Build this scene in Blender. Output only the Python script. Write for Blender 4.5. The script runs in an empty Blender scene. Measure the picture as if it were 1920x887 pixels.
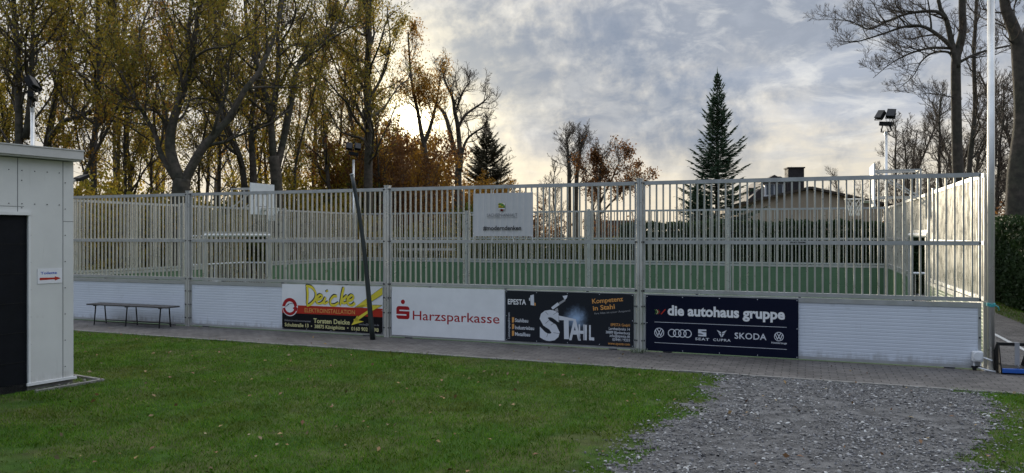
import bpy, math, random
import numpy as np
from mathutils import Vector, Matrix

R = math.radians
sc = bpy.context.scene
col = sc.collection
F = 1420.0            # focal length in photo pixels (1920 wide)
EYE = 2.05

# ------------------------------------------------------------------ camera
cam = bpy.data.cameras.new('camera'); co = bpy.data.objects.new('camera', cam); col.objects.link(co)
co.location = (0, 0, EYE); co.rotation_euler = (R(90), 0, 0)
cam.sensor_width = 36; cam.lens = 36 * F / 1920; cam.shift_y = -0.0012
cam.clip_start = 0.05; cam.clip_end = 3000
sc.camera = co

# ------------------------------------------------------------------ light
SUN_AZ, SUN_EL = R(-7.4), R(8.7)          # left of the view axis, above the horizon
sund = Vector((math.sin(SUN_AZ)*math.cos(SUN_EL), math.cos(SUN_AZ)*math.cos(SUN_EL), math.sin(SUN_EL)))
sl = bpy.data.lights.new('sun', 'SUN'); sl.energy = 4.0; sl.angle = R(1.5); sl.color = (1, .88, .68)
so = bpy.data.objects.new('sun', sl); col.objects.link(so)
so.rotation_euler = (-sund).to_track_quat('-Z', 'Y').to_euler()

w = bpy.data.worlds.new('World'); sc.world = w; w.use_nodes = True
nt = w.node_tree; nt.nodes.clear()
class NG:
    def __init__(s, nt): s.nt = nt
    def n(s, t, **k):
        o = s.nt.nodes.new(t)
        for a, b in k.items(): setattr(o, a, b)
        return o
    def put(s, sock, v):
        if isinstance(v, bpy.types.NodeSocket): s.nt.links.new(v, sock)
        elif v is not None: sock.default_value = v
    def m(s, op, a, b=None, c=None, clamp=False):
        o = s.n('ShaderNodeMath', operation=op); o.use_clamp = clamp
        s.put(o.inputs[0], a); s.put(o.inputs[1], b)
        if c is not None: s.put(o.inputs[2], c)
        return o.outputs[0]
    def v(s, op, a, b=None):
        o = s.n('ShaderNodeVectorMath', operation=op); s.put(o.inputs[0], a)
        if b is not None: s.put(o.inputs[1], b)
        return o.outputs['Value'] if op in ('DOT_PRODUCT', 'LENGTH', 'DISTANCE') else o.outputs[0]
    def mix(s, f, a, b, bt='MIX'):
        o = s.n('ShaderNodeMix', data_type='RGBA', blend_type=bt); s.put(o.inputs[0], f)
        s.put(o.inputs[6], a if isinstance(a, bpy.types.NodeSocket) else (*a, 1)[:4])
        s.put(o.inputs[7], b if isinstance(b, bpy.types.NodeSocket) else (*b, 1)[:4])
        return o.outputs[2]
    def noise(s, vec, scale, detail=5, rough=.55, dist=0, lac=2.0):
        o = s.n('ShaderNodeTexNoise'); s.put(o.inputs['Vector'], vec)
        o.inputs['Scale'].default_value = scale; o.inputs['Detail'].default_value = detail
        o.inputs['Roughness'].default_value = rough; o.inputs['Distortion'].default_value = dist
        return o.outputs['Fac']
    def ss(s, x, a, b, lo=0., hi=1.):
        o = s.n('ShaderNodeMapRange', interpolation_type='SMOOTHSTEP'); s.put(o.inputs[0], x)
        s.put(o.inputs[1], a); s.put(o.inputs[2], b); s.put(o.inputs[3], lo); s.put(o.inputs[4], hi)
        return o.outputs[0]
g = NG(nt)
geo = g.n('ShaderNodeTexCoord'); D_ = geo.outputs['Generated']
sep = g.n('ShaderNodeSeparateXYZ'); g.put(sep.inputs[0], D_); dx, dy, dz = sep.outputs
zc = g.m('MAXIMUM', dz, 0.0)
den = g.m('ADD', zc, 0.10)
cmb = g.n('ShaderNodeCombineXYZ'); g.put(cmb.inputs[0], g.m('DIVIDE', dx, den)); g.put(cmb.inputs[1], g.m('DIVIDE', dy, den))
pl = cmb.outputs[0]
n_big = g.noise(pl, .9, 3, .5)
n_mid = g.noise(pl, 2.3, 8, .62, .35)
n_fin = g.noise(D_, 22, 7, .62, .5)
warp = g.m('SUBTRACT', g.noise(D_, 9, 6, .62, .3), .5)
warp2 = g.m('SUBTRACT', g.noise(g.v('ADD', D_, (3.1, 1.7, .4)), 26, 5, .6), .5)
front = g.ss(dy, -.25, .30)
def blob(cx, cz, ax, az, hl, hw, k1=.35, k2=.18, e0=.55, e1=1.1):
    """elongated cloud mass at a fixed direction in the sky"""
    L = math.hypot(ax, az); ax /= L; az /= L
    X = g.m('SUBTRACT', dx, cx); Z = g.m('SUBTRACT', dz, cz)
    a = g.m('DIVIDE', g.m('ADD', g.m('MULTIPLY', X, ax), g.m('MULTIPLY', Z, az)), hl)
    b = g.m('DIVIDE', g.m('ADD', g.m('MULTIPLY', X, -az), g.m('MULTIPLY', Z, ax)), hw)
    r = g.m('SQRT', g.m('ADD', g.m('MULTIPLY', a, a), g.m('MULTIPLY', b, b)))
    r = g.m('ADD', r, g.m('ADD', g.m('MULTIPLY', warp, k1*4), g.m('MULTIPLY', warp2, k2*4)))
    return g.m('MULTIPLY', g.ss(r, e0, e1, 1, 0), front)
sunv = g.v('DOT_PRODUCT', D_, tuple(sund))
sunp = g.m('MAXIMUM', sunv, 0.0)
S = 10.0   # background strength is 0.1
def c(r, gg, b): return (r*S, gg*S, b*S)
# thin bright layer, warmer toward the horizon and the sun; darker and bluer behind the photographer
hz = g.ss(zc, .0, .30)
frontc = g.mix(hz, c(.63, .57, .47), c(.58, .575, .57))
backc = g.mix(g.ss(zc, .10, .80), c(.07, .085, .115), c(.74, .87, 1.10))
base = g.mix(front, backc, g.mix(g.ss(zc, .36, .62), frontc, c(2.0, 2.02, 2.05)))  # overhead front sky, out of view, brightened to light the ground
near = g.m('POWER', sunp, 16)
near2 = g.m('POWER', sunp, 160)
# grey streaky cloud
streak = g.m('MULTIPLY', g.ss(n_mid, .44, .64), front)
base = g.mix(g.m('MULTIPLY', streak, .60), base, c(.36, .39, .45))
fin = g.m('MULTIPLY', g.ss(n_fin, .40, .66), front)
base = g.mix(g.m('MULTIPLY', fin, .34), base, c(.38, .41, .47))
# sun behind thin cloud
base = g.mix(g.m('MULTIPLY', near, .50), base, c(.80, .735, .58))
base = g.mix(g.m('MULTIPLY', near2, .5), base, c(.98, .84, .54))
# the big slate-blue masses
b1 = blob(.095, .178, .256, -.115, .27, .105, .50, .30, .30, 1.25)
b2 = blob(.31, .265, 1, -.14, .34, .10, .45, .25, .45, 1.35)
b3 = blob(.035, .125, .25, -.10, .045, .028, .4, .2, .3, 1.2)
b4 = blob(.44, .15, 1, -.02, .22, .016, .55, .2, .2, 1.4)
b5 = blob(.38, .20, 1, .05, .20, .02, .55, .2, .2, 1.4)
base = g.mix(g.m('MULTIPLY', b2, .95), base, c(.245, .28, .345))
base = g.mix(g.m('MULTIPLY', b4, .60), base, c(.38, .42, .50))
base = g.mix(g.m('MULTIPLY', b5, .50), base, c(.38, .42, .50))
base = g.mix(g.m('MULTIPLY', b3, .75), base, c(.35, .38, .44))
mack = g.noise(g.v('MULTIPLY', D_, (1, 1, 2.0)), 15, 6, .60, .4)
mk = g.m('MULTIPLY', front, g.ss(zc, .03, .14))
base = g.mix(g.m('MULTIPLY', g.m('MULTIPLY', g.ss(mack, .50, .66), mk), .34), base, c(.36, .39, .45))
base = g.mix(g.m('MULTIPLY', g.m('MULTIPLY', g.ss(mack, .50, .34), mk), .32), base, c(.74, .73, .70))
wisp = g.m('MULTIPLY', g.ss(g.noise(g.v('ADD', pl, (7.3, 2.2, 0)), 1.7, 9, .66, .5), .50, .68), front)
base = g.mix(g.m('MULTIPLY', wisp, .40), base, c(.76, .745, .70))
base = g.mix(g.m('MULTIPLY', b1, g.ss(mack, .34, .62, .66, .95)), base, c(.165, .212, .295))
base = g.mix(g.m('MULTIPLY', g.m('MULTIPLY', front, g.ss(zc, .14, .03)), .62), base, c(.72, .645, .50))
glow = g.m('ADD', g.m('ADD', g.m('MULTIPLY', g.m('POWER', sunp, 110), 2.4), g.m('MULTIPLY', g.m('POWER', sunp, 1700), 11.)), g.m('MULTIPLY', g.m('POWER', sunp, 12000), 60.))
gcol = g.n('ShaderNodeVectorMath', operation='SCALE'); gcol.inputs[0].default_value = c(.1, .09, .055); g.put(gcol.inputs['Scale'], glow)
base = g.mix(1.0, base, gcol.outputs[0], 'ADD')
sky = g.n('ShaderNodeTexSky', sky_type='NISHITA', sun_disc=False, sun_elevation=SUN_EL, sun_rotation=SUN_AZ)
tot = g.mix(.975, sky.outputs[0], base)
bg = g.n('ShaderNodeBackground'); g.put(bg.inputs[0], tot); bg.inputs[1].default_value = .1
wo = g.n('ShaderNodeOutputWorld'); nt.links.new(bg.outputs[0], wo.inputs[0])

sc.view_settings.view_transform = 'Standard'; sc.view_settings.look = 'None'
sc.view_settings.exposure = 0.4; sc.view_settings.gamma = 1
sc.render.engine = 'CYCLES'
sc.cycles.max_bounces = 6; sc.cycles.transparent_max_bounces = 6

# ------------------------------------------------------------------ helpers
def mat(name, colr, rough=.6, metal=0., var=0., vscale=6., bump=0., bscale=40., spec=.5, col2=None, cscale=None, transl=0., island=None):
    m = bpy.data.materials.new(name); m.use_nodes = True
    t = m.node_tree; G = NG(t); b = t.nodes['Principled BSDF']
    b.inputs['Roughness'].default_value = rough; b.inputs['Metallic'].default_value = metal
    b.inputs['Specular IOR Level'].default_value = spec
    tc = G.n('ShaderNodeTexCoord').outputs['Object']
    cc = (*colr, 1)
    src = None
    if col2 is not None:
        src = G.mix(G.ss(G.noise(tc, cscale or 3, 5), .38, .62), colr, col2)
    if island is not None:
        gi = G.n('ShaderNodeNewGeometry').outputs['Random Per Island']
        cr = G.n('ShaderNodeValToRGB'); G.put(cr.inputs[0], gi)
        e = cr.color_ramp.elements
        e[0].position = 0; e[0].color = (*island[0], 1); e[1].position = 1; e[1].color = (*island[-1], 1)
        for i, k in enumerate(island[1:-1]):
            q = e.new((i+1)/(len(island)-1)); q.color = (*k, 1)
        src = cr.outputs[0]
    if var:
        f = G.ss(G.noise(tc, vscale, 6, .6), .3, .7, 1-var, 1+var)
        cb = G.n('ShaderNodeCombineXYZ')
        for i in range(3): G.put(cb.inputs[i], f)
        src = G.mix(1., src if src is not None else colr, cb.outputs[0], 'MULTIPLY')
        if rough < .9:
            G.put(b.inputs['Roughness'], G.ss(G.noise(tc, vscale*1.7, 5), .3, .7, max(.05, rough-.1), rough+.1))
    if src is not None: G.put(b.inputs['Base Color'], src)
    else: b.inputs['Base Color'].default_value = cc
    if bump:
        bp = G.n('ShaderNodeBump'); bp.inputs['Strength'].default_value = bump; bp.inputs['Distance'].default_value = .02
        G.put(bp.inputs['Height'], G.noise(tc, bscale, 6, .65)); G.put(b.inputs['Normal'], bp.outputs[0])
    if transl:
        tr = G.n('ShaderNodeBsdfTranslucent')
        if src is not None: G.put(tr.inputs[0], src)
        else: tr.inputs[0].default_value = cc
        mx = G.n('ShaderNodeMixShader'); mx.inputs[0].default_value = transl
        t.links.new(b.outputs[0], mx.inputs[1]); t.links.new(tr.outputs[0], mx.inputs[2])
        t.links.new(mx.outputs[0], t.nodes['Material Output'].inputs[0])
    return m

def tag(o, label=None, cat=None, group=None, kind=None):
    if label: o['label'] = label
    if cat: o['category'] = cat
    if group: o['group'] = group
    if kind: o['kind'] = kind
    return o
def empty(name, loc=(0, 0, 0), rz=0., label=None, cat=None, group=None):
    o = bpy.data.objects.new(name, None); col.objects.link(o); o.location = loc; o.rotation_euler = (0, 0, rz)
    o.empty_display_size = .2
    return tag(o, label, cat, group)

class MB:
    def __init__(s): s.v = []; s.f = []; s.m = []
    def face(s, pts, mi=0):
        k = len(s.v); s.v += [tuple(p) for p in pts]; s.f.append(tuple(range(k, k+len(pts)))); s.m.append(mi); return s
    def box(s, x0, x1, y0, y1, z0, z1, mi=0):
        k = len(s.v)
        s.v += [(x0,y0,z0),(x1,y0,z0),(x1,y1,z0),(x0,y1,z0),(x0,y0,z1),(x1,y0,z1),(x1,y1,z1),(x0,y1,z1)]
        for q in ((3,2,1,0),(4,5,6,7),(0,1,5,4),(1,2,6,5),(2,3,7,6),(3,0,4,7)): s.f.append(tuple(k+i for i in q)); s.m.append(mi)
        return s
    def obox(s, M, sx, sy, sz, mi=0):
        """box of full size sx,sy,sz centred on matrix M"""
        k = len(s.v); 
        for a, b, cc in ((-1,-1,-1),(1,-1,-1),(1,1,-1),(-1,1,-1),(-1,-1,1),(1,-1,1),(1,1,1),(-1,1,1)):
            s.v.append(tuple(M @ Vector((a*sx/2, b*sy/2, cc*sz/2))))
        for q in ((3,2,1,0),(4,5,6,7),(0,1,5,4),(1,2,6,5),(2,3,7,6),(3,0,4,7)): s.f.append(tuple(k+i for i in q)); s.m.append(mi)
        return s
    def bar(s, a, b, w, h=None, mi=0):
        a = Vector(a); b = Vector(b); d = b-a; q = d.to_track_quat('X', 'Z')
        M = Matrix.Translation((a+b)/2) @ q.to_matrix().to_4x4()
        return s.obox(M, d.length, w, h or w, mi)
    def tube(s, pts, rad, n=8, mi=0, cap=True):
        P = [Vector(p) for p in pts]; k0 = len(s.v); L = len(P)
        if not hasattr(rad, '__len__'): rad = [rad]*L
        ref = None
        for i, p in enumerate(P):
            d = (P[min(i+1, L-1)] - P[max(i-1, 0)])
            if d.length < 1e-9: d = Vector((0, 0, 1))
            d.normalize()
            if ref is None: ref = d.orthogonal().normalized()
            ref = (ref - d*ref.dot(d))
            ref = ref.normalized() if ref.length > 1e-6 else d.orthogonal().normalized()
            q = d.cross(ref)
            for j in range(n):
                a = 2*math.pi*j/n
                s.v.append(tuple(p + (ref*math.cos(a) + q*math.sin(a))*rad[i]))
        for i in range(L-1):
            for j in range(n):
                j2 = (j+1) % n; A = k0+i*n
                s.f.append((A+j, A+j2, A+n+j2, A+n+j)); s.m.append(mi)
        if cap:
            s.f.append(tuple(k0+j for j in reversed(range(n)))); s.m.append(mi)
            s.f.append(tuple(k0+(L-1)*n+j for j in range(n))); s.m.append(mi)
        return s
    def prism(s, poly, y0, y1, mi=0):
        """outline in x,z pushed from y0 to y1"""
        k = len(s.v); n = len(poly)
        s.v += [(x, y0, z) for x, z in poly] + [(x, y1, z) for x, z in poly]
        s.f.append(tuple(k+i for i in range(n))); s.m.append(mi)
        s.f.append(tuple(k+n+i for i in reversed(range(n)))); s.m.append(mi)
        for i in range(n):
            j = (i+1) % n; s.f.append((k+j, k+i, k+n+i, k+n+j)); s.m.append(mi)
        return s
    def mesh(s, name, mats, smooth=False):
        me = bpy.data.meshes.new(name); me.from_pydata(s.v, [], s.f)
        for m in (mats if isinstance(mats, (list, tuple)) else [mats]): me.materials.append(m)
        me.polygons.foreach_set('material_index', s.m)
        if smooth: me.polygons.foreach_set('use_smooth', [True]*len(s.f))
        me.update(); return me
    def build(s, name, mats, parent=None, smooth=False, loc=None, rz=None, bevel=0.):
        o = bpy.data.objects.new(name, s.mesh(name, mats, smooth)); col.objects.link(o)
        if parent: o.parent = parent
        if loc is not None: o.location = loc
        if rz is not None: o.rotation_euler = (0, 0, rz)
        if bevel:
            b = o.modifiers.new('bevel', 'BEVEL'); b.width = bevel; b.segments = 2; b.limit_method = 'ANGLE'; b.angle_limit = R(40)
        return o
    def cut(s):
        if not hasattr(s, 'cuts'): s.cuts = []
        s.cuts.append(len(s.f))
    def build_split(s, name, mats, parent):
        """one object for each run of faces between cuts"""
        cuts = sorted(set([0] + getattr(s, 'cuts', []) + [len(s.f)])); out = []
        for a, b in zip(cuts, cuts[1:]):
            m = MB(); mp = {}
            for f, mi in zip(s.f[a:b], s.m[a:b]):
                for i in f:
                    if i not in mp: mp[i] = len(m.v); m.v.append(s.v[i])
                m.f.append(tuple(mp[i] for i in f)); m.m.append(mi)
            used = sorted(set(m.m)); m.m = [used.index(k) for k in m.m]
            out.append(m.build(name, [mats[k] for k in used], parent))
        return out

def np_mesh(name, verts, nper, mats, mi=None, smooth=False):
    """verts (N*nper,3): N separate polygons of nper corners"""
    n = len(verts)//nper
    me = bpy.data.meshes.new(name)
    me.vertices.add(len(verts)); me.vertices.foreach_set('co', np.ascontiguousarray(verts, dtype=np.float32).ravel())
    me.loops.add(len(verts)); me.loops.foreach_set('vertex_index', np.arange(len(verts), dtype=np.int32))
    me.polygons.add(n); me.polygons.foreach_set('loop_start', np.arange(0, len(verts), nper, dtype=np.int32))
    for m in mats: me.materials.append(m)
    if mi is not None: me.polygons.foreach_set('material_index', mi.astype(np.int32))
    me.update(calc_edges=True); me.validate()
    return me
def link(name, me, parent=None, loc=None):
    o = bpy.data.objects.new(name, me); col.objects.link(o)
    if parent: o.parent = parent
    if loc is not None: o.location = loc
    return o
def P(px, py, Z):
    return Vector(((px-960)*Z/F, Z, EYE + (441-py)*Z/F))

# court frame: origin at the near left corner, x along the near fence, y into the court
A = R(21.2); ca, sa = math.cos(A), math.sin(A)
BAY, ND = 5.15, 4.95
W, D = 4*BAY, 3*ND
CR = Vector((7.18, 11.45, 0)); C0 = CR - Vector((ca, -sa, 0))*W
def C(x, y, z=0): return C0 + Vector((ca*x + sa*y, -sa*x + ca*y, z))
def at_fence(px, py, yo=0.):
    """court x and z of a photo pixel on the plane court y = yo"""
    k = (px-960)/F
    base = C(0, yo)
    s = (k*base.y - base.x)/(ca + k*sa)
    Z = base.y - sa*s
    return s, EYE + (441-py)*Z/F
# ------------------------------------------------------------------ materials
ALU = mat('aluminium', (.50, .505, .50), .38, .6, var=.07, vscale=3)
ALUB = mat('aluminium_bar', (.60, .585, .53), .34, .7, var=.06, vscale=2)
WHITE = mat('white_board', (.60, .635, .69), .42, var=.03, vscale=1.3)
def soil_splash(m, top=.32, amt=.55, colr=(.16, .145, .11)):
    """earth and algae splashed up from the path, in ragged patches"""
    t = m.node_tree; G = NG(t); bs = t.nodes['Principled BSDF']; tc = G.n('ShaderNodeTexCoord').outputs['Object']
    old = bs.inputs['Base Color'].links[0].from_socket
    sp = G.n('ShaderNodeSeparateXYZ'); G.put(sp.inputs[0], tc)
    n1 = G.noise(tc, 4, 7, .7); n2 = G.noise(G.v('MULTIPLY', tc, (9, 9, 1.2)), 1.6, 6, .65)
    k = G.m('SUBTRACT', G.m('ADD', n1, n2), G.m('DIVIDE', sp.outputs[2], top))
    f = G.m('MULTIPLY', G.ss(k, .35, 1.05), amt)
    f2 = G.m('MULTIPLY', G.ss(n2, .60, .74), .16)          # faint run-off streaks and ball marks
    f3 = G.m('MULTIPLY', G.ss(G.noise(tc, 2.7, 3, .5), .66, .72), .14)
    G.put(bs.inputs['Base Color'], G.mix(G.m('MAXIMUM', f, G.m('MAXIMUM', f2, f3)), old, colr))
soil_splash(WHITE)
GREENB = mat('green_board', (.085, .160, .085), .42, var=.06, vscale=2)
BLACK = mat('black_metal', (.012, .012, .013), .6, var=.1, spec=.2)
DARKBOLT = mat('dark_bolt', (.03, .03, .035), .5)
POLEM = mat('galvanised_pole', (.62, .61, .58), .35, .55, var=.08, vscale=2.5)
SHEDW = mat('shed_panel', (.62, .62, .60), .5, var=.06, vscale=1.1)
soil_splash(SHEDW, .35, .45)
SHEDT = mat('shed_trim', (.70, .70, .69), .45, var=.05)
ROOFM = mat('roof_flashing', (.50, .50, .49), .45, .25, var=.10, vscale=2.2)
DOORM = mat('dark_door', (.006, .007, .010), .6, var=.15, spec=.15)
CONC = mat('concrete', (.20, .19, .175), .9, var=.2, vscale=9, bump=.4, bscale=60)
WOODD = mat('weathered_bench_wood', (.045, .042, .042), .7, var=.25, vscale=14, bump=.3, bscale=30)
BLUEP = mat('blue_plastic', (.02, .10, .40), .4)
GREYS = mat('grey_strap', (.30, .30, .31), .7)
TEAL = mat('teal_rope', (.05, .33, .34), .7)
PVC = mat('white_plastic', (.68, .69, .70), .4, var=.05)
GLASSD = mat('lamp_glass', (.02, .02, .022), .5, spec=.3)

# ------------------------------------------------------------------ ground
def flat(name, pts, z, m, thick=0.0):
    b = MB(); b.face([(x, y, z) for x, y in pts]); return b.build(name, m)
def vnoise(x, y, seed=0):
    """cheap value noise in numpy"""
    xi = np.floor(x).astype(np.int64); yi = np.floor(y).astype(np.int64); fx = x-xi; fy = y-yi
    fx = fx*fx*(3-2*fx); fy = fy*fy*(3-2*fy)
    def h(a, b): 
        n = (a*374761393 + b*668265263 + seed*144665) & 0x7fffffff
        n = ((n ^ (n >> 13))*1274126177) & 0x7fffffff
        return ((n ^ (n >> 16)) & 0xffff)/65535.
    return (h(xi,yi)*(1-fx)+h(xi+1,yi)*fx)*(1-fy) + (h(xi,yi+1)*(1-fx)+h(xi+1,yi+1)*fx)*fy
def fbm(x, y, seed=0):
    return vnoise(x,y,seed)*.5 + vnoise(x*2.1,y*2.1,seed+1)*.3 + vnoise(x*4.3,y*4.3,seed+2)*.2

GROUND = mat('park_soil', (.050, .055, .022), .95, var=.3, vscale=.6, bump=.6, bscale=25, col2=(.085, .062, .030), cscale=.35)
LAWNS = mat('lawn_soil', (.036, .074, .012), .95, spec=.1, var=.3, vscale=5, bump=.8, bscale=60, col2=(.070, .082, .028), cscale=1.1)
b = MB()
b.face([(-700, -60, -.03), (700, -60, -.03), (700, 1500, -.03), (-700, 1500, -.03)])
tag(b.build('ground', GROUND), kind='structure')

def kerbline(x):   # front edge of the paved path: world y for world x
    return 11.64 + (x-1.97)*(-.408)
LW = -16.0
b = MB(); b.face([(LW, -8, 0), (14, -8, 0), (14, kerbline(14), 0), (LW, kerbline(LW), 0)])
tag(b.build('lawn', LAWNS), kind='structure')

# gravel yard outline (world), from the lawn edge to the verge on the right
def G0(px, py): 
    z = F*EYE/(py-441); return ((px-960)*z/F, z)
gl = [(1345, 703), (1338, 722), (1335, 742), (1315, 765), (1270, 790), (1205, 815), (1192, 850), (1150, 887), (1120, 960), (1080, 1100)]
gr = [(1840, 741), (1828, 752), (1845, 766), (1895, 790), (1885, 815), (1800, 842), (1790, 865), (1850, 885), (1900, 960), (1950, 1100)]
GL = [G0(*p) for p in gl]; GR = [G0(*p) for p in gr]
def edge_x(E, y):
    ys = np.array([p[1] for p in E][::-1]); xs = np.array([p[0] for p in E][::-1])
    return np.interp(y, ys, xs)
def in_gravel(x, y):
    n = (fbm(x*2.2, y*2.2, 5)-.5)*.9 + (fbm(x*7, y*7, 9)-.5)*.35
    return np.minimum(x - edge_x(GL, y) + n, edge_x(GR, y) - x + n)
GRAVB = mat('gravel_bed', (.070, .068, .068), .9, var=.3, vscale=3, bump=1.0, bscale=55, col2=(.112, .110, .109), cscale=6)
# fine grid clipped by the outline so that its border is ragged
gx, gy = np.meshgrid(np.arange(.2, 8.2, .06), np.arange(3.2, 11.9, .06))
ok = (in_gravel(gx, gy) > -.02+.3*(vnoise(gx*9, gy*9, 3)-.5)) & (gy < kerbline(gx)-.08)
q = np.stack([gx[ok], gy[ok]], 1); h = .03
zz = .006
vv = np.stack([np.column_stack([q[:,0]+a, q[:,1]+c2, np.full(len(q), zz)]) for a, c2 in ((-h,-h),(h,-h),(h,h),(-h,h))], 1).reshape(-1, 3)
tag(link('gravel_bed', np_mesh('gravel_bed', vv, 4, [GRAVB])), kind='structure')

# paved path along the near fence: grey concrete blocks
def paver_mat(name, c1, c2, mortar, bw=.2, bh=.1):
    m = bpy.data.materials.new(name); m.use_nodes = True; t = m.node_tree; G = NG(t); bs = t.nodes['Principled BSDF']
    tc = G.n('ShaderNodeTexCoord').outputs['Object']
    br = G.n('ShaderNodeTexBrick'); G.put(br.inputs['Vector'], tc)
    br.inputs['Scale'].default_value = 1; br.inputs['Brick Width'].default_value = bw; br.inputs['Row Height'].default_value = bh
    br.inputs['Mortar Size'].default_value = .0075; br.inputs['Mortar Smooth'].default_value = .3; br.inputs['Bias'].default_value = 0
    br.inputs['Color1'].default_value = (*c1, 1); br.inputs['Color2'].default_value = (*c2, 1); br.inputs['Mortar'].default_value = (*mortar, 1)
    f = G.ss(G.noise(tc, 1.1, 7, .65), .3, .7, .68, 1.25); cb = G.n('ShaderNodeCombineXYZ')
    for i in range(3): G.put(cb.inputs[i], f)
    cc = G.mix(1., br.outputs[0], cb.outputs[0], 'MULTIPLY')
    # sand and moss in patches
    cc = G.mix(G.ss(G.noise(tc, 3.1, 6, .7), .56, .74, 0, .45), cc, (.075, .068, .048))
    G.put(bs.inputs['Base Color'], cc)
    G.put(bs.inputs['Roughness'], G.ss(G.noise(tc, 5, 5), .3, .7, .62, .9))
    bp = G.n('ShaderNodeBump'); bp.inputs['Strength'].default_value = .8; bp.inputs['Distance'].default_value = .006
    G.put(bp.inputs['Height'], G.m('ADD', G.m('MULTIPLY', br.outputs['Fac'], -1.), G.m('MULTIPLY', G.noise(tc, 70, 4), .4)))
    G.put(bs.inputs['Normal'], bp.outputs[0]); return m
PAV = paver_mat('path_pavers', (.088, .080, .074), (.120, .108, .100), (.020, .018, .015), .22, .115)
def court_poly(name, pts, z, m):
    """sheet whose object axes follow the court, so its pattern does too"""
    b = MB(); b.face([(x, y, z) for x, y in pts]); o = b.build(name, m); o.location = C(0, 0); o.rotation_euler = (0, 0, -A); return o
def to_court(x, y):
    d = Vector((x, y, 0)) - C0; return (ca*d.x - sa*d.y, sa*d.x + ca*d.y)
p0 = to_court(LW, kerbline(LW)); p1 = to_court(13.5, kerbline(13.5))
tag(court_poly('paved_path', [p0, p1, (p1[0], -.02), (p0[0], -.02)], .010, PAV), kind='structure')
tag(court_poly('side_path', [(W+.02, -.018), (W+2.1, -.018), (W+2.1, D+6), (W+.02, D+6)], .010, PAV), kind='structure')
# kerb edging stones, one strip
b = MB(); rr = random.Random(3)
kx = LW
ang = math.atan(-.408); L = 1.0
while kx < 13:
    x2 = kx + L*math.cos(ang)
    dz_ = rr.uniform(-.004, .006); dn = rr.uniform(-.006, .006)
    a_ = Vector((kx+.006, kerbline(kx+.006)+dn-.03, .0)); b_ = Vector((x2-.006, kerbline(x2-.006)+dn-.03, 0))
    a_.z = b_.z = -.03 + dz_
    b.bar(a_, b_, .055, .10); kx = x2
tag(b.build('path_kerb', CONC, bevel=.006), kind='structure')
# pale edging strip along the side path
b = MB(); b.box(W+1.02, W+1.10, .6, D+5, .0125, .022)
o = b.build('path_line', mat('pale_edging', (.50, .50, .49), .8, var=.12), loc=C(0, 0), rz=-A); tag(o, kind='structure')
# court floor
TURF = mat('artificial_turf', (.035, .085, .030), .9, var=.15, vscale=.7, bump=.5, bscale=120)
tag(court_poly('court_floor', [(.02, .02), (W-.02, .02), (W-.02, D-.02), (.02, D-.02)], .006, TURF), kind='structure')

# ---- grass blades
def blades(n, xr, yr, maskf, hmin, hmax, wd, seed, m, name):
    rg = np.random.default_rng(seed)
    x = rg.uniform(*xr, n); y = rg.uniform(*yr, n)
    keep = maskf(x, y, rg)
    x = x[keep]; y = y[keep]; n = len(x)
    clump = fbm(x*1.7, y*1.7, 21)
    hgt = rg.uniform(hmin, hmax, n)*(.55+.9*clump)
    th = rg.uniform(0, 2*np.pi, n); lean = rg.normal(0, .48, (n, 2))
    wv = np.stack([np.cos(th), np.sin(th), np.zeros(n)], 1)*(wd*rg.uniform(.6, 1.3, n))[:, None]/2
    base = np.stack([x, y, np.full(n, -.004)], 1)
    mid = base + np.stack([lean[:,0]*hgt*.35, lean[:,1]*hgt*.35, hgt*.62], 1)
    tip = base + np.stack([lean[:,0]*hgt*1.05, lean[:,1]*hgt*1.05, hgt*.95], 1)
    V = np.stack([base-wv, base+wv, mid+wv*.8, tip, mid-wv*.8], 1).reshape(-1, 3)
    o = link(name, np_mesh(name, V, 5, [m])); return o
def grass_mat(name):
    m = mat(name, (.05, .1, .02), .7, transl=.3, island=[(.062, .160, .012), (.086, .205, .015), (.108, .235, .018), (.130, .235, .024), (.22, .265, .06)])
    t = m.node_tree; G = NG(t); bs = t.nodes['Principled BSDF']
    bs.inputs['Specular IOR Level'].default_value = .08
    src = bs.inputs['Base Color'].links[0].from_socket
    tc = G.n('ShaderNodeTexCoord').outputs['Object']
    ye = G.mix(G.ss(G.noise(tc, .75, 6, .62), .47, .72, 0, .62), src, (.17, .165, .035))
    f = G.ss(G.noise(tc, 1.6, 4), .3, .7, .72, 1.2); cb = G.n('ShaderNodeCombineXYZ')
    for i in range(3): G.put(cb.inputs[i], f)
    ye = G.mix(1., ye, cb.outputs[0], 'MULTIPLY')
    G.put(bs.inputs['Base Color'], ye)
    for nd in t.nodes:
        if nd.type == 'BSDF_TRANSLUCENT': G.put(nd.inputs[0], ye)
    return m
GRASS = grass_mat('grass_blade')
def lawn_mask(x, y, rg):
    gm = in_gravel(x, y)
    ok = (gm < rg.uniform(-.42, .16, len(x))) & (y < kerbline(x)-.045+rg.uniform(0, .05, len(x)))
    ok &= np.abs(x) < .70*y + .9
    # worn bare patches near the photographer and by the shed door
    bare = fbm(x*1.3, y*1.3, 33)
    worn = ((bare > .66) & (gm > -.7)) | ((bare > .50) & (y < 7.3) & (x < -3.0))
    door = ((x+6.7)**2/1.1 + (y-9.0)**2/.5) < 1 + (bare-.5)*1.5
    ok &= ~((worn | door) & (rg.uniform(0, 1, len(x)) < .86))
    # thin out with distance: far blades overlap on screen anyway
    ok &= rg.uniform(0, 1, len(x)) < np.clip(1.25 - y*.035, .5, 1)
    shed = ((x+6.08)*.866 - (y-10.5)*.5 < .10) & ((x+6.08)*.5+(y-10.5)*.866 < .10)
    ok &= ~shed
    return ok
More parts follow.
